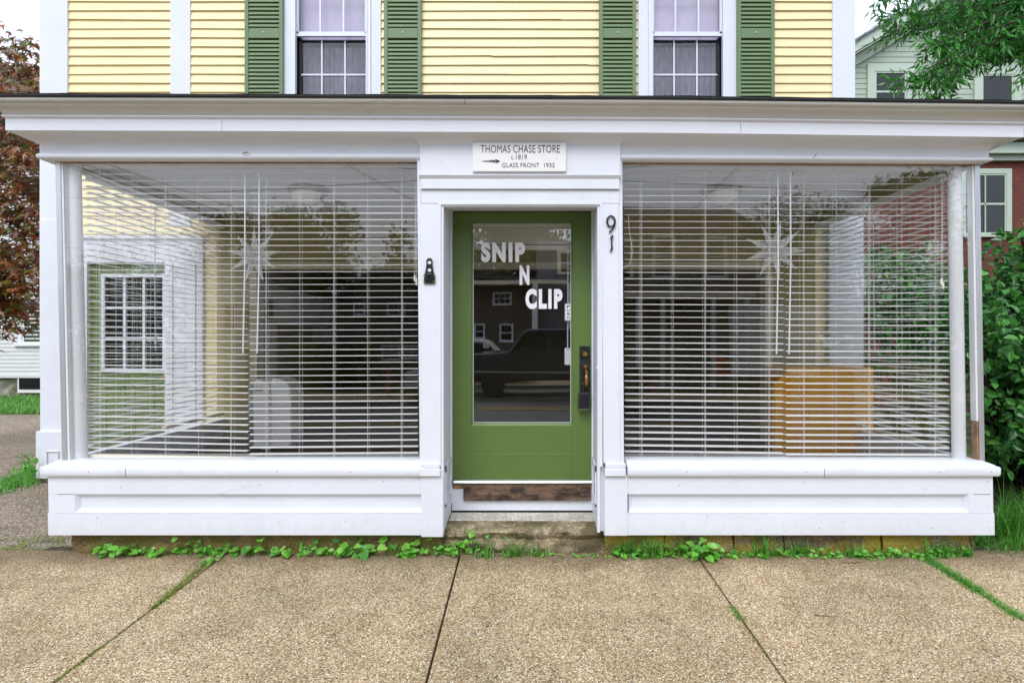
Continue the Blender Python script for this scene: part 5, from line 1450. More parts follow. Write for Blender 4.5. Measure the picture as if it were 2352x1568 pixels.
for px, n, h, lab in ((1122, 12, .12, 'small grass tuft right of the last leafy weeds, at the left end of the doorstep'), (1188, 26, .12, 'spiky grass tuft in front of the middle of the doorstep'), (1236, 22, .08, 'low grass tuft before the doorstep, right of centre'), (1434, 46, .15, 'thick grass tuft under the right pilaster'), (1492, 40, .17, 'tall grass tuft left of the big heart-leaved weed'),
                      (1748, 26, .16, 'grass tuft leaning left under the blinds with the star'), (1832, 24, .12, 'grass tuft below the mossy stone left of the counter'), (1965, 18, .11, 'short grass tuft under the right window, below the counter'), (2150, 22, .15, 'wispy grass tuft at the end of the mossy stones'), (2205, 14, .11, 'grass tuft at the right end of the foundation')):
    tuft(XX(px, 1.01), yw - .045 + rnd.uniform(-.03, .02), GZ0 - .005, int(n * 1.5), h * 1.35, .011, .04, lab, rnd)
def weed_plant(mb, x, y, z, n, h, size, rnd):
    for i in range(n):
        a = rnd.uniform(0, 2 * math.pi); rr = rnd.uniform(.1, 1) * h * .9
        lx, ly, lz = x + rr * math.cos(a), y + rr * math.sin(a) * .6 - .01, z + h * rnd.uniform(.25, 1.0) * (1 - .3 * rr / h)
        d = Vector((math.cos(a), math.sin(a) * .8 - .35, -.15 + rnd.gauss(0, .25)))
        s_ = size * rnd.uniform(.6, 1.2)
        mb.tube([(x + rnd.uniform(-.01, .01), y, z), ((x + lx) / 2, (y + ly) / 2, (z + lz) / 2 + .012), (lx, ly, lz)], .0014, 3, cap=False)
        leaf_heart(mb, Vector((lx, ly, lz)), d, Vector((rnd.gauss(0, .2), -.55, 1)), s_, s_ * rnd.uniform(.8, 1.0))
mb = MB(); x = XX(222)
while x < XX(1110):
    px_ = 1195 + x * S
    tall = 1.35 if 780 < px_ < 900 or 940 < px_ < 1110 else 1.0
    gap = mnoise.noise(Vector((x * 5.5, 3, 1)))
    if not (475 < px_ < 492) and gap > -.38:
        weed_plant(mb, x, yw - .01 + rnd.uniform(-.035, .02), GZ0, rnd.randint(3, 10), rnd.uniform(.04, .12) * tall * (1 + gap), rnd.choice((.03, .045, .056, .062)) * (1 + .15 * (tall - 1)), rnd)
    if rnd.random() < .35:
        for i in range(5): blade(mb, x + rnd.gauss(0, .03), yw - .03, GZ0, rnd.uniform(.03, .09), .006, rnd.uniform(-1, 1), rnd.uniform(-.6, .1), 1.0)
    x += rnd.uniform(.045, .085)
tag(mb.build('weeds', M['weed']), 'strip of heart-leaved green weeds along the foundation left of the door', 'weeds', kind='stuff')
mb = MB(); x = XX(1420)
while x < XX(2240):
    px_ = 1195 + x * S
    weed_plant(mb, x, yw - .045 + rnd.uniform(-.03, .02), GZ0 - .005, rnd.randint(4, 9), rnd.uniform(.03, .085), .034, rnd)
    if True:
        for i in range(12): blade(mb, x + rnd.gauss(0, .03), yw - .05, GZ0, rnd.uniform(.04, .13), .007, rnd.uniform(-1, 1), rnd.uniform(-.6, .1), 1.0)
    x += rnd.uniform(.04, .08)
x = XX(1105)
while x < XX(1400):
    weed_plant(mb, x, yw - .05 + rnd.uniform(-.02, .02), GZ0 - .005, rnd.randint(2, 6), rnd.uniform(.015, .05), .02, rnd)
    x += rnd.uniform(.03, .11)
tag(mb.build('weeds', M['weed']), 'low mixed weeds and grass along the mossy foundation right of the door', 'weeds', kind='stuff')
def broad(label, px, py, n, h, size):
    mb = MB(); x, y = G(px, py); 
    weed_plant(mb, x, y, GZ0 + GS * y, n, h, size, rnd)
    weed_plant(mb, x + .04, y + .05, GZ0 + GS * y, n, h * 1.3, size, rnd)
    tag(mb.build('weed_plant', M['weed']), label, 'weed', 'leafy weeds on the pavement edge')
broad('biggest heart-leaved weed, spilling onto the pavement joint right of the doorstep', 1612, 1283, 18, .13, .05)
broad('heart-leaved weed left of the biggest one under the right window', 1548, 1272, 12, .10, .045)
broad('heart-leaved weed hanging over the joint by the left of the doorstep', 1054, 1268, 12, .10, .048)
broad('single clover-like weed in the pavement joint left of the middle', 474, 1296, 10, .035, .025)
# moss / grass growing in the joints
mb = MB()
def along(px0, py0, px1, py1, n, kind, wdt=.012, h=.012):
    (xa, ya_), (xb, yb_) = G(px0, py0), G(px1, py1)
    for i in range(n):
        t = rnd.random(); x = xa + (xb - xa) * t + rnd.gauss(0, wdt); y = ya_ + (yb_ - ya_) * t; z = GZ0 + GS * y - .003
        hh = h * rnd.uniform(.5, 1.3)
        blade(mb, x, y, z, hh, .004, rnd.uniform(-1, 1), rnd.uniform(-1, .6), .9)
along(470, 1298, 350, 1398, 1100, 0, .016, .022); along(345, 1400, 240, 1480, 120, 0, .006, .008); along(240, 1480, 125, 1566, 420, 0, .009, .012)
along(1680, 1390, 1705, 1432, 150, 0, .014, .02); along(1700, 1430, 1762, 1510, 150, 0, .009, .012)
tag(mb.build('joint_moss', M['moss']), 'yellow-green moss tufts growing in the pavement joints', 'moss', kind='stuff')
mb = MB()
along(2120, 1278, 2352, 1424, 1300, 0, .022, .035); along(2130, 1285, 2250, 1360, 500, 0, .03, .04); along(1683, 1395, 1700, 1425, 60, 0, .012, .03)
tag(mb.build('joint_grass', M['grassblade']), 'bright grass growing along the pavement joint at the right', 'grass', kind='stuff')
# moss mat at the left edge of the pavement
mb = MB()
for i in range(4200):
    px_ = rnd.uniform(-60, 150); py_ = rnd.uniform(1236, 1282) + (px_ - 40) * -.05
    if rnd.random() > 1 - abs(py_ - 1257) / 34: continue
    d_ = (EYE) / ((py_ - 784) / F); x = (px_ - 1195) / F * d_; y = d_ - D
    if x > -3.5 and y > .02 and px_ > 143: continue
    if mnoise.noise(Vector((x * 5, y * 5, 0))) < -.15: continue
    blade(mb, x, y, .0, rnd.uniform(.01, .028), .006, rnd.uniform(-1, 1), rnd.uniform(-1, 1), .9)
tag(mb.build('moss_mat', M['moss']), 'mat of yellow-green moss where driveway meets pavement', 'moss', kind='stuff')
# weeds by the left corner, beside the plinth
mb = MB()
for i in range(900):
    t = rnd.random(); px_ = -20 + 130 * t + rnd.gauss(0, 6); py_ = 1128 - 40 * t + rnd.gauss(0, 9)
    d_ = EYE / ((py_ - 784) / F); x, y = (px_ - 1195) / F * d_, d_ - D
    blade(mb, x, y, .0, rnd.uniform(.04, .17) * (.6 + .7 * t), .012, rnd.uniform(-1, 1), rnd.uniform(-1, 1), .9)
    if i % 6 == 0 and t > .5: leaf_oval(mb, Vector((x, y, rnd.uniform(.05, .25))), rv(rnd), Vector((0, 0, 1)), .09, .05, .1)
tag(mb.build('driveway_weeds', M['grassblade']), 'green weeds and grass growing on the driveway by the house corner', 'weeds', kind='stuff')
# tall grass by the left end window sill
mb = MB()
for px_, top_, dx in ((148, 1000, .06), (165, 990, .12), (150, 1015, -.02), (170, 1035, .1), (92, 1015, -.03), (110, 1040, .05), (160, 1040, -.05)):
    x = XX(px_, 1.12); blade(mb, x, .5, .3, ZZ(top_, 1.12) - .3, .006, dx * 4, 0, .16)
tag(mb.build('tall_grass', M['straw']), 'few tall thin grass stalks rising behind the left end window', 'grass', kind='stuff')
# grass mass at the right
mb = MB()
for i in range(3000):
    x = rnd.uniform(3.48, 5.6); y = rnd.uniform(.06, .75); hmax = .10 + .45 * min(1, max(0, (x - 3.6) / .5)) * min(1, max(.15, (y - .05) / .4))
    if y > .35 and x < 3.55: continue
    blade(mb, x, y, -.01, hmax * rnd.uniform(.4, 1.1), .010, rnd.gauss(-.2, .7), rnd.gauss(-.4, .5), rnd.uniform(.4, 1.1))
tag(mb.build('tall_grass', M['grassblade']), 'mass of bright long grass at the foot of the shrub on the right', 'grass', kind='stuff')
# lawn strip beyond the driveway
mb = MB()
for i in range(5200):
    x = rnd.uniform(-14.5, -9.0); y = rnd.uniform(8.2, 12.2)
    blade(mb, x, y, 0.0, rnd.uniform(.08, .22), .025, rnd.gauss(0, .7), rnd.gauss(0, .7), .8)
tag(mb.build('grass', M['grassblade']), 'strip of bright green grass before the white neighbouring house', 'grass', kind='stuff')

# ------------------------------------------------------------------ neighbouring houses
def clap_wall(mb, poly_fn, z0, z1, y, pitch, sgn=-1, th=.015):
    z = z0
    while z < z1 - .001:
        z2 = min(z + pitch, z1); a0, b0 = poly_fn(z); a1, b1 = poly_fn(z2)
        if b0 - a0 > .02: mb.add([(a0, y + sgn * th, z), (b0, y + sgn * th, z), (b1, y + sgn * .002, z2), (a1, y + sgn * .002, z2), (a0, y, z), (b0, y, z)], [(0, 1, 2, 3), (4, 5, 1, 0)] if sgn < 0 else [(3, 2, 1, 0), (0, 1, 5, 4)])
        z = z2
def sash_window(parent, x0, x1, z0, z1, y, sgn=-1, tr_=.11, trim=None, glass=None, mid=True, mull=0, sash=None, grid=None):
    trim = trim or M['trim']; mb = MB(); t = .04
    def Y(a, b): return (y + sgn * b, y + sgn * a) if sgn < 0 else (y + a, y + b)
    for q in ((x0 - tr_, x0, z0 - .02, z1 + tr_), (x1, x1 + tr_, z0 - .02, z1 + tr_), (x0, x1, z1, z1 + tr_), (x0 - tr_ - .03, x1 + tr_ + .03, z0 - .08, z0 - .02)):
        a, b = Y(0, .05 if q[3] != z0 - .02 else .09); mb.box(q[0], q[1], a, b, q[2], q[3], n=1)
    w_ = mb.build('window', trim, parent)
    mb = MB(); a, b = Y(.004, .035)
    qs = [(x0, x0 + t, z0 - .02, z1), (x1 - t, x1, z0 - .02, z1), (x0 + t, x1 - t, z1 - t, z1), (x0 + t, x1 - t, z0 - .02, z0 + t)]
    if mid: zm = (z0 + z1) / 2; qs.append((x0 + t, x1 - t, zm - .025, zm + .025))
    for i in range(mull): x = x0 + (x1 - x0) * (i + 1) / (mull + 1); qs.append((x - .015, x + .015, z0 + t, z1 - t))
    for q in qs: mb.box(q[0], q[1], a, b, q[2], q[3], n=1)
    mb.build('sash', sash or trim, w_)
    mb = MB(); a, b = Y(.006, .016); mb.box(x0, x1, a, b, z0, z1, n=1); mb.build('pane', glass or M['glass_dark'], w_)
    return w_

# right: brick house with sage gable
k = 3.5; yh = (k - 1) * D
def XR_(p): return XX(p * .784, k)          # from full-size photo pixels
def ZR_(p): return ZZ(p * .784, k)
bh = thing('brick_house', 'red brick neighbouring house with sage green clapboard gable at the right', 'house', (10.8, yh, 0))
gx, gzt = XR_(2768), ZR_(2); slope = .60
gb = ZR_(432); hw_ = (gzt - gb) / slope
mb = MB(); mb.box(gx - hw_ + .5, gx + hw_ - .5, yh + .02, yh + 9, 0, gb - .35, n=1); mb.build('wall', M['brick'], bh)
mb = MB(); clap_wall(mb, lambda z: (gx - (gzt - z) / slope + .1, gx + (gzt - z) / slope - .1), gb, gzt - .2, yh, .135)
mb.prism_y([(gx - hw_, gb), (gx + hw_, gb), (gx, gzt - .05)], yh + .002, yh + .2); mb.build('gable', M['sage'], bh)
# first-floor siding strip under gable eave on the right and cornice
mb = MB(); mb.box(gx - hw_, gx + hw_, yh - .25, yh + .02, gb - .22, gb + .05, n=1); mb.box(gx - hw_, gx + hw_, yh - .45, yh + .02, gb + .1, gb + .28, n=1); mb.box(gx - hw_, gx + hw_, yh - .1, yh + .02, gb - .36, gb - .22, n=1); mb.build('cornice', M['sagetrim'], bh)
mb = MB()
for s_ in (-1, 1):
    e = (gx + s_ * (hw_ + .5), gb - .3)
    for (o0, o1, ya_, yb_) in ((0, .30, yh - .38, yh - .34), (.30, .55, yh - .1, yh - .04)):
        mb.prism_y([(gx, gzt + .25 - o0), (e[0], e[1] + .25 - o0), (e[0], e[1] + .25 - o1), (gx, gzt + .25 - o1)], ya_, yb_)
    mb.prism_y([(gx, gzt + .0), (e[0], e[1] + .0), (e[0], e[1] - .03), (gx, gzt - .03)], yh - .38, yh - .02)
mb.build('rake_board', M['sagetrim'], bh)
mb = MB()
for s_ in (-1, 1):
    e = (gx + s_ * (hw_ + .6), gb - .36)
    mb.prism_y([(gx, gzt + .32), (e[0], e[1] + .32), (e[0], e[1] + .26), (gx, gzt + .26)], yh - .45, yh + 9.2)
mb.build('roof', M['shingle'], bh)
sash_window(bh, XR_(2560), XR_(2652), ZR_(330), ZR_(212), yh - .012, tr_=.19, trim=M['sagetrim'])
sash_window(bh, XR_(2872), XR_(2965), ZR_(336), ZR_(220), yh - .012, tr_=.19, trim=M['sagetrim'], mid=False)
sash_window(bh, XR_(2858) - .3, XR_(2946), ZR_(686), ZR_(510), yh + .01, tr_=.13, trim=M['sagetrim'], mull=1)
mb = MB()
for i in range(7): mb.box(XR_(2754), XR_(2782), yh - .03, yh, ZR_(96) + i * .05, ZR_(96) + i * .05 + .03)
mb.build('gable_vent', M['blackplastic'], bh)

# left: white clapboard house
k = 3.85; yv = (k - 1) * D
def XL_(p): return XX(p * .784, k)
def ZL_(p): return ZZ(p * .784, k)
wh = thing('white_house', 'white peeling clapboard neighbouring house behind the maple at the left', 'house', (-15, yv, 0))
mb = MB(); z0 = ZL_(1098)
clap_wall(mb, lambda z: (-24, -11.4), z0, 7.4, yv, 11.6 / S * .784 * k * 1.0, th=.022)
mb.box(-24, -11.4, yv + .002, yv + 8, z0, 7.4, n=1)
mb.box(-24.02, -11.38, yv - .04, yv, z0 - .08, z0 + .0, n=1)
mb.build('wall', M['whiteclap'], wh)
mb = MB(); rough_box(mb, -24, -11.4, yv + .04, yv + 8, -.05, z0 - .08, .03, .2); mb.build('foundation', M['fieldstone'], wh)
mb = MB(); mb.prism_y([(-26, 7.4), (-11.1, 7.4), (-14.07, 9.13), (-14.7, 9.5), (-26, 9.5)], yv - .4, yv + 8.5); mb.build('roof', M['shingle'], wh)
sash_window(wh, XL_(69), XL_(160), ZL_(1005), ZL_(880), yv, tr_=.20, mid=False, glass=simple('green_reflecting_glass', (.03, .07, .03), .1, .5, 3, spec=1))
sash_window(wh, XL_(60), XL_(150), ZL_(600), ZL_(420), yv, tr_=.18)
sash_window(wh, XL_(-180), XL_(-90), ZL_(1005), ZL_(790), yv, tr_=.18)
mb = MB(); mb.box(XL_(52), XL_(130), yv - .01, yv + .05, ZL_(1150), ZL_(1100)); cw = mb.build('cellar_window', M['trim'], wh)
mb = MB(); mb.box(XL_(57), XL_(128), yv - .02, yv - .011, ZL_(1140), ZL_(1105)); mb.build('pane', M['glass_dark'], cw)

# ------------------------------------------------------------------ across the street (seen mirrored in the shop glass)
def V(px, py, Rr):
    """point across the street whose mirror image in the shop glass is at px, py"""
    d_ = D + .12 + Rr; return ((px - 1195) * d_ / F, -Rr, EYE + (784 - py) * d_ / F)
RF = 22.0; yf = -RF
def box_house(name, label, X0, X1, outline, roofm, wallm, wins, trim, depth=8, pitch=.16, extra=None, front=yf, tw_=.12):
    root = thing(name, label, 'house', ((X0 + X1) / 2, front, -.4))
    mb = MB(); mb.prism_y(outline, front - depth, front - .02)
    mb.build('wall', wallm, root)
    zmin = min(p[1] for p in outline); zmax = max(p[1] for p in outline)
    mb = MB()
    def span(z):
        xs = []
        n = len(outline)
        for i in range(n):
            (xa, za), (xb, zb2) = outline[i], outline[(i + 1) % n]
            if (za - z) * (zb2 - z) <= 0 and abs(za - zb2) > 1e-6: xs.append(xa + (xb - xa) * (z - za) / (zb2 - za))
        return (min(xs), max(xs)) if len(xs) > 1 else (0, 0)
    clap_wall(mb, lambda z: span(max(zmin + .01, min(zmax - .01, z))), zmin, zmax, front, pitch, sgn=1)
    mb.build('siding', wallm, root)
    mb = MB(); n = len(outline)
    for i in range(n):
        (xa, za), (xb, zb2) = outline[i], outline[(i + 1) % n]
        if min(za, zb2) < zmin + 1: continue
        l = math.hypot(xb - xa, zb2 - za); nx2, nz2 = (zb2 - za) / l, -(xb - xa) / l
        if nz2 < 0: nx2, nz2 = -nx2, -nz2
        mb.prism_y([(xa, za), (xb, zb2), (xb + nx2 * .15, zb2 + nz2 * .15), (xa + nx2 * .15, za + nz2 * .15)], front - depth - .3, front + .4)
    mb.build('roof', roofm, root)
    for (a, b, c, d, mu) in wins: sash_window(root, a, b, c, d, front, sgn=1, tr_=tw_, trim=trim, mull=mu, sash=M['vinyl'])
    return root
def VX(p): return V(p, 784, RF)[0]
def VZ(q): return V(1195, q, RF)[2]
# taupe gambrel house
th_ = box_house('taupe_house', 'dark taupe shingled house with tan window frames, mirrored in the right window', 2.5, 15,
    [(VX(1395), -.4), (VX(1880), -.4), (VX(1880), VZ(655)), (VX(1836), VZ(619)), (VX(1674), VZ(489)), (VX(1395), VZ(484))], M['darkroof'], M['taupe'],
    [(VX(1413), VX(1448), VZ(640), VZ(552), 0), (VX(1503), VX(1546), VZ(637), VZ(545), 0), (VX(1622), VX(1664), VZ(637), VZ(548), 0), (VX(1740), VX(1780), VZ(640), VZ(550), 0), (VX(1690), VX(1760), VZ(835), VZ(705), 1), (VX(1790), VX(1840), VZ(835), VZ(715), 0)], M['tantrim'])
mb = MB(); mb.box(VX(1395), VX(1690), yf + .0, yf + 2.2, VZ(692), VZ(680)); mb.build('porch_roof', M['tantrim'], th_)
for p in (1440, 1492, 1598, 1668):
    mb = MB(); mb.box(VX(p), VX(p + 9), yf + 2.0, yf + 2.17, -.4, VZ(692)); mb.build('porch_post', M['trim'], th_)
mb = MB(); mb.box(VX(1672), VX(1880), yf + .05, yf + .12, -.1, VZ(700)); mb.build('lower_siding', M['housebeige'], th_)
# dark brown house
dh = box_house('dark_house', 'dark brown shingled house with white windows, mirrored in the door glass', -8, 1,
    [(VX(772), -.4), (VX(1235), -.4), (VX(1235), VZ(678)), (VX(1060), VZ(668)), (VX(870), VZ(620)), (VX(772), VZ(690))], M['darkroof'], M['darkshingle'],
    [(VX(815), VX(838), VZ(722), VZ(697), 1), (VX(890), VX(926), VZ(724), VZ(696), 2), (VX(1134), VX(1174), VZ(731), VZ(705), 2), (VX(878), VX(916), VZ(824), VZ(795), 1), (VX(925), VX(985), VZ(822), VZ(796), 2), (VX(1088), VX(1110), VZ(812), VZ(780), 0), (VX(1150), VX(1178), VZ(818), VZ(780), 0)], M['vinyl'], tw_=.05)
mb = MB(); mb.box(VX(1236), VX(1402), yf - 6, yf - .5, -.4, VZ(580)); mb.build('rear_wing', M['bluegrey'], dh)
sash_window(dh, VX(1290), VX(1318), VZ(655), VZ(607), yf - .5, sgn=1, tr_=.14, trim=M['tantrim'], sash=M['vinyl'])
mb = MB(); mb.box(VX(1060), VX(1300), yf + .0, yf + 1.2, VZ(688), VZ(679)); mb.build('eave_board', M['tantrim'], dh)
for p in (1222, 1302):
    mb = MB(); mb.box(VX(p), VX(p + 12), yf + 1.0, yf + 1.2, -.3, VZ(688)); mb.build('porch_post', M['trim'], dh)
mb = MB(); mb.box(VX(1195), VX(1320), yf - .3, yf + 1.5, -.4, -.2); mb.build('porch_step', M['tantrim'], dh)
# white house, far left
box_house('clapboard_house', 'white clapboard house with porch railing, mirrored in the left window', -14, -9.8,
    [(VX(430), -.4), (VX(668), -.4), (VX(668), VZ(668)), (VX(584), VZ(621)), (VX(505), VZ(585)), (VX(430), VZ(640))], M['darkroof'], M['housebeige'],
    [(VX(515), VX(540), VZ(760), VZ(700), 0), (VX(560), VX(590), VZ(760), VZ(700), 0), (VX(608), VX(630), VZ(735), VZ(690), 0), (VX(470), VX(495), VZ(760), VZ(700), 0), (VX(560), VX(585), VZ(870), VZ(800), 0)], M['tantrim'])
mb = MB()
rt = thing('porch_railing', 'dark railed balcony beside the white house, mirrored in the left window', 'railing', (VX(670), yf + 1, VZ(745)))
mb = MB(); mb.box(VX(650), VX(698), yf + .6, yf + .7, VZ(703), VZ(700)); mb.box(VX(650), VX(698), yf + .6, yf + .7, VZ(746), VZ(743)); mb.build('rail', M['trim'], rt)
for i in range(9):
    mb = MB(); mb.box(VX(652 + i * 5.3), VX(653.4 + i * 5.3), yf + .62, yf + .68, VZ(743), VZ(703)); mb.build('baluster', M['trim'], rt)
mb = MB(); mb.box(VX(650), VX(698), yf - 1, yf + .7, VZ(900), VZ(748)); mb.build('porch_base', M['darkshingle'], rt)

# trees across the street
def big_tree(label, px, py_top, py_bot, wpx, Rr, n, seed, trunk_px=None):
    rnd = random.Random(seed); d_ = D + .12 + Rr; sc = d_ / F
    base_ = V(px, 784, Rr); root = thing('street_tree', label, 'tree', (base_[0], -Rr, -.45), 'trees mirrored in the shop glass')
    zt, zb2 = V(px, py_top, Rr)[2], V(px, py_bot, Rr)[2]; cx_, rx, cz_, rz = base_[0], wpx / 2 * sc, (zt + zb2) / 2, (zt - zb2) / 2
    wd_ = MB(); wd_.tube([(cx_, -Rr, -.45), (cx_ + .1, -Rr, 1.5), (cx_, -Rr, zb2 + .5), (cx_ + .2, -Rr, cz_ + rz * .5)], [.38, .3, .24, .08], 8)
    lm = MB()
    cl = []
    for i in range(26):
        v = rv(rnd); c = Vector((cx_ + v.x * rx * .75, -Rr + v.y * rx * .6, cz_ + v.z * rz * .75)); cl.append(c)
        wd_.tube([(cx_, -Rr, zb2 + .3 + rnd.random() * rz * .6), tuple(c)], [.09, .02], 5)
    for i in range(n):
        c = rnd.choice(cl); p = c + Vector((rnd.gauss(0, rx * .2), rnd.gauss(0, rx * .2), rnd.gauss(0, rz * .13)))
        leaf_diamond(lm, p, rv(rnd), rv(rnd), rnd.uniform(.2, .36), rnd.uniform(.14, .22))
    wd_.build('trunk', M['bark'], root); lm.build('foliage', M['reflleaf'], root)
big_tree('tall round-crowned tree mirrored in the left window right of the star', 722, 442, 700, 210, 27, 5200, 1)
big_tree('lower bushy tree mirrored in the left window beside the door', 920, 525, 760, 150, 27, 3200, 2)
big_tree('green tree mirrored at the top of the door glass', 1150, 500, 760, 270, 28, 12000, 3)
big_tree('dark tree mirrored behind the paper star in the left window', 550, 480, 720, 230, 31, 6500, 4)
big_tree('tree top mirrored in the upper right of the right window', 2080, 385, 620, 190, 26, 3600, 5)
big_tree('dark broad tree mirrored at the right end of the right window', 2230, 520, 800, 230, 24, 4200, 6)
big_tree('tall dark tree mirrored behind the paper star in the right window', 1830, 430, 720, 290, 36, 7500, 9)
big_tree('full green tree mirrored at the far left of the left window', 250, 560, 800, 260, 30, 5200, 7)
big_tree('full dark tree mirrored beside the paper star of the right window', 1990, 500, 820, 240, 29, 5200, 8)
mb = MB(); rnd = random.Random(90)
for i in range(9000):
    x = rnd.uniform(-75, 75); yq_ = -42 - rnd.uniform(0, 5); h_ = 5.2 + 1.6 * mnoise.noise(Vector((x * .16, 0, 2))) + .7 * mnoise.noise(Vector((x * .6, 0, 5)))
    leaf_diamond(mb, Vector((x, yq_, rnd.uniform(-.3, h_))), rv(rnd), rv(rnd), .75, .55)
tag(mb.build('far_trees', M['reflleaf']), 'far belt of trees across the street, mirrored low in the glass', 'trees', kind='stuff')
# hedge / low shrubs
for j, (a, b, c, lab) in enumerate(((670, 850, 830, 'dark hedge mirrored in the left window before the brown house'), (1700, 1890, 868, 'low clipped hedge mirrored in the right window'))):
    mb = MB(); rnd = random.Random(60 + j)
    x0_, x1_ = V(a, 784, 20)[0], V(b, 784, 20)[0]; zt = V(a, c, 20)[2] if j else V(a, 790, 20)[2]
    for i in range(2600):
        leaf_diamond(mb, Vector((rnd.uniform(x0_, x1_), -20 + rnd.uniform(-.5, .5), rnd.uniform(-.4, zt))), rv(rnd), rv(rnd), .2, .13)
    tag(mb.build('hedge', M['reflleaf']), lab, 'hedge')

# dark pickup truck and white car parked opposite
def vehicle(name, label, cat, X0, L, y, bodym, truck=True, flip=False, hs_=1.0):
    root = thing(name, label, cat, (X0 + L / 2, y, -.45)); z0 = -.45; W_ = 1.85
    fx = (lambda a: X0 + (1 - a) * L) if flip else (lambda a: X0 + a * L)
    def bodyp(poly, mi=0): return MB().prism_y([(fx(a), z0 + b * hs_) for a, b in poly], y - W_ / 2, y + W_ / 2, mi)
    if truck: pl = [(0, .5), (0, 1.0), (.02, 1.08), (.22, 1.14), (.26, 1.17), (.34, 1.72), (.37, 1.78), (.6, 1.78), (.63, 1.72), (.66, 1.14), (1, 1.14), (1, .5), (.9, .42), (.06, .42)]
    else: pl = [(0, .45), (0, .8), (.04, .86), (.22, .92), (.32, 1.36), (.38, 1.43), (.68, 1.43), (.76, 1.36), (.9, .95), (1, .9), (1, .45), (.9, .38), (.06, .38)]
    b_ = bodyp(pl).build('body', bodym, root, bevel=.05, seg=3)
    gl = [(.275, 1.2), (.345, 1.68), (.46, 1.7), (.46, 1.2)] if truck else [(.26, .96), (.34, 1.32), (.49, 1.36), (.49, .96)]
    g2 = [(.48, 1.2), (.48, 1.7), (.6, 1.7), (.62, 1.2)] if truck else [(.51, .96), (.51, 1.36), (.68, 1.36), (.8, .96)]
    for g_ in (gl, g2):
        MB().prism_y([(fx(a), z0 + b * hs_) for a, b in g_], y - W_ / 2 - .012, y + W_ / 2 + .012).build('side_window', M['glass_dark'], root)
    for wx in (.17, .8):
        for s_ in (-1, 1):
            mb = MB(); mb.lathe([(0, -.1), (.34, -.1), (.37, -.06), (.37, .06), (.34, .1), (0, .1)], (fx(wx), y + s_ * (W_ / 2 - .08), z0 + .37), 24, axis='y'); wl = mb.build('wheel', M['tyre'], root, smooth=True)
            mb = MB(); mb.lathe([(0, -.112), (.2, -.108), (.22, -.1), (.22, .1), (.2, .108), (0, .112)], (fx(wx), y + s_ * (W_ / 2 - .08), z0 + .37), 16, axis='y'); mb.build('rim', M['bronze'], wl)
    mb = MB(); mb.box(fx(0) - .04, fx(0) + .04, y + W_ / 2 - .35, y + W_ / 2 - .05, z0 + .8, z0 + .95); mb.build('headlight', M['vinyl'], root)
    for g_, nm2, mt in (([(0.0, .62), (1, .62), (1, .66), (0, .66)], 'side_moulding', M['alu']), ([(-.015, .42), (.03, .42), (.03, .62), (-.015, .62)], 'bumper', M['alu'])):
        MB().prism_y([(fx(a), z0 + b * hs_) for a, b in g_], y - W_ / 2 - .02, y + W_ / 2 + .02).build(nm2, mt, root)
    mb = MB(); mb.box(fx(.345) - .12, fx(.345) + .1, y + W_ / 2, y + W_ / 2 + .2, z0 + 1.15 * hs_, z0 + 1.32 * hs_); mb.build('wing_mirror', bodym, root, bevel=.02)
    mb = MB(); mb.box(fx(1) - .04, fx(1) + .04, y + W_ / 2 - .3, y + W_ / 2 + .01, z0 + .6, z0 + .95); mb.build('tail_light', M['redbox'], root)
vehicle('pickup_truck', 'dark blue pickup truck parked across the street, mirrored in the door', 'truck', -1.75, 5.5, -13.0, M['truck'], hs_=1.13)
vehicle('parked_car', 'white car parked behind the pickup, mirrored in the door', 'car', -4.0, 4.3, -16.4, M['whitecar'], False, True, 1.1)
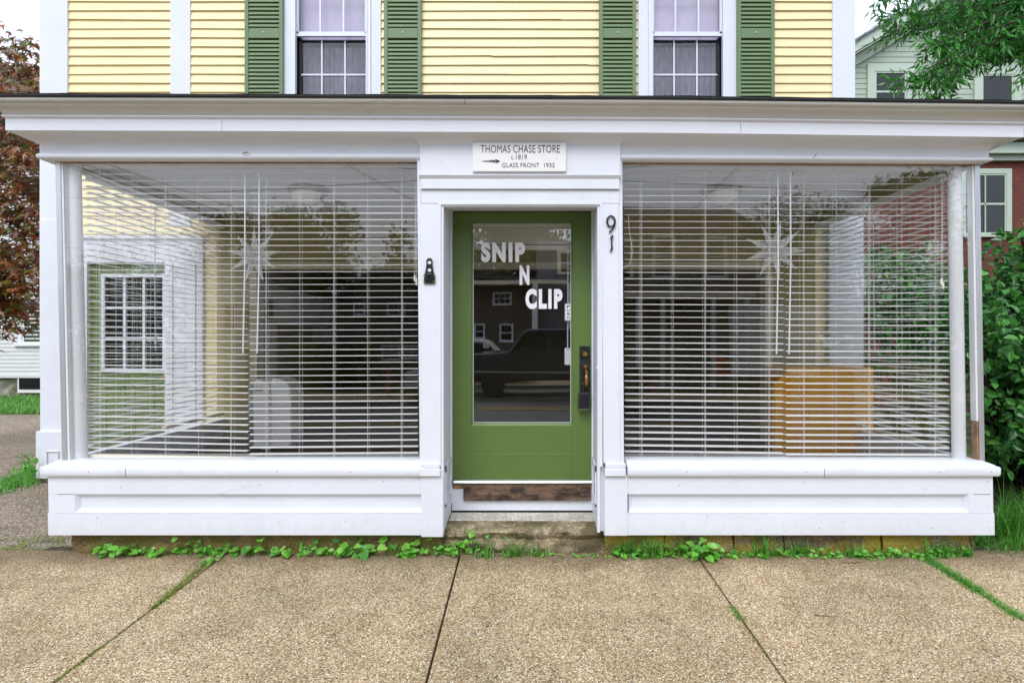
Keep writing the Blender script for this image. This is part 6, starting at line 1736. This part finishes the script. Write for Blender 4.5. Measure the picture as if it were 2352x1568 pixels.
# orange posts
def post(label, px, Rr):
    x = V(px, 784, Rr)[0]; root = thing('delineator_post', label, 'post', (x, -Rr, -.4), 'orange posts mirrored in the left window')
    mb = MB(); mb.lathe([(0, 0), (.15, 0), (.15, .03), (.06, .05), (0, .05)], (x, -Rr, -.4), 14); mb.build('base', M['blackplastic'], root)
    mb = MB(); mb.lathe([(.045, .05), (.045, .95), (.03, .98), (0, .98)], (x, -Rr, -.4), 14); p_ = mb.build('tube', M['orange'], root)
    mb = MB(); mb.lathe([(.047, .62), (.047, .72)], (x, -Rr, -.4), 14); mb.build('reflective_band', M['silver'], p_)
post('orange street post mirrored nearer the star', 590, 19.5); post('orange street post mirrored nearer the door', 892, 16.5)
x = V(1660, 784, 17)[0]
nb = thing('newspaper_box', 'red newspaper box mirrored in the right window', 'newspaper box', (x, -17, -.4))
mb = MB(); mb.box(x - .2, x + .2, -17.2, -16.8, .3, .95); mb.build('cabinet', M['redbox'], nb, bevel=.02); mb = MB(); mb.box(x - .14, x + .14, -16.8, -16.79, .5, .8); mb.build('display_pane', M['glass_dark'], nb); mb = MB(); mb.box(x - .03, x + .03, -17.03, -16.97, -.4, .3); mb.build('stand', M['black'], nb)
# utility wires
def wire(label, p0, p1, r_=.02, sag=.25):
    A, B = Vector(p0), Vector(p1); mb = MB(); A, B = A - (B - A) * .8, B + (B - A) * .8
    mb.tube([tuple(A.lerp(B, i / 16) - Vector((0, 0, sag * 4 * (i / 16) * (1 - i / 16)))) for i in range(17)], r_, 5)
    tag(mb.build('utility_wire', M['wire']), label, 'wire', 'overhead wires mirrored in the shop glass')
wires = [((150, 372), (600, 540), 9, 15), ((235, 372), (690, 530), 9, 15), ((180, 372), (620, 525), 9, 14), ((190, 395), (700, 610), 9, 16), ((230, 560), (950, 535), 12, 12), ((800, 372), (960, 460), 8, 12), ((250, 445), (960, 408), 11, 11), ((1440, 408), (2100, 435), 11, 11), ((1700, 372), (1540, 520), 9, 12), ((600, 660), (960, 635), 18, 18)]
for i, (a, b, r0, r1) in enumerate(wires):
    wire('%s overhead wire mirrored in the shop glass' % ('first second third fourth fifth sixth seventh eighth ninth tenth'.split()[i],), V(a[0], a[1], r0), V(b[0], b[1], r1), .012, .0 if i < 4 else .1)
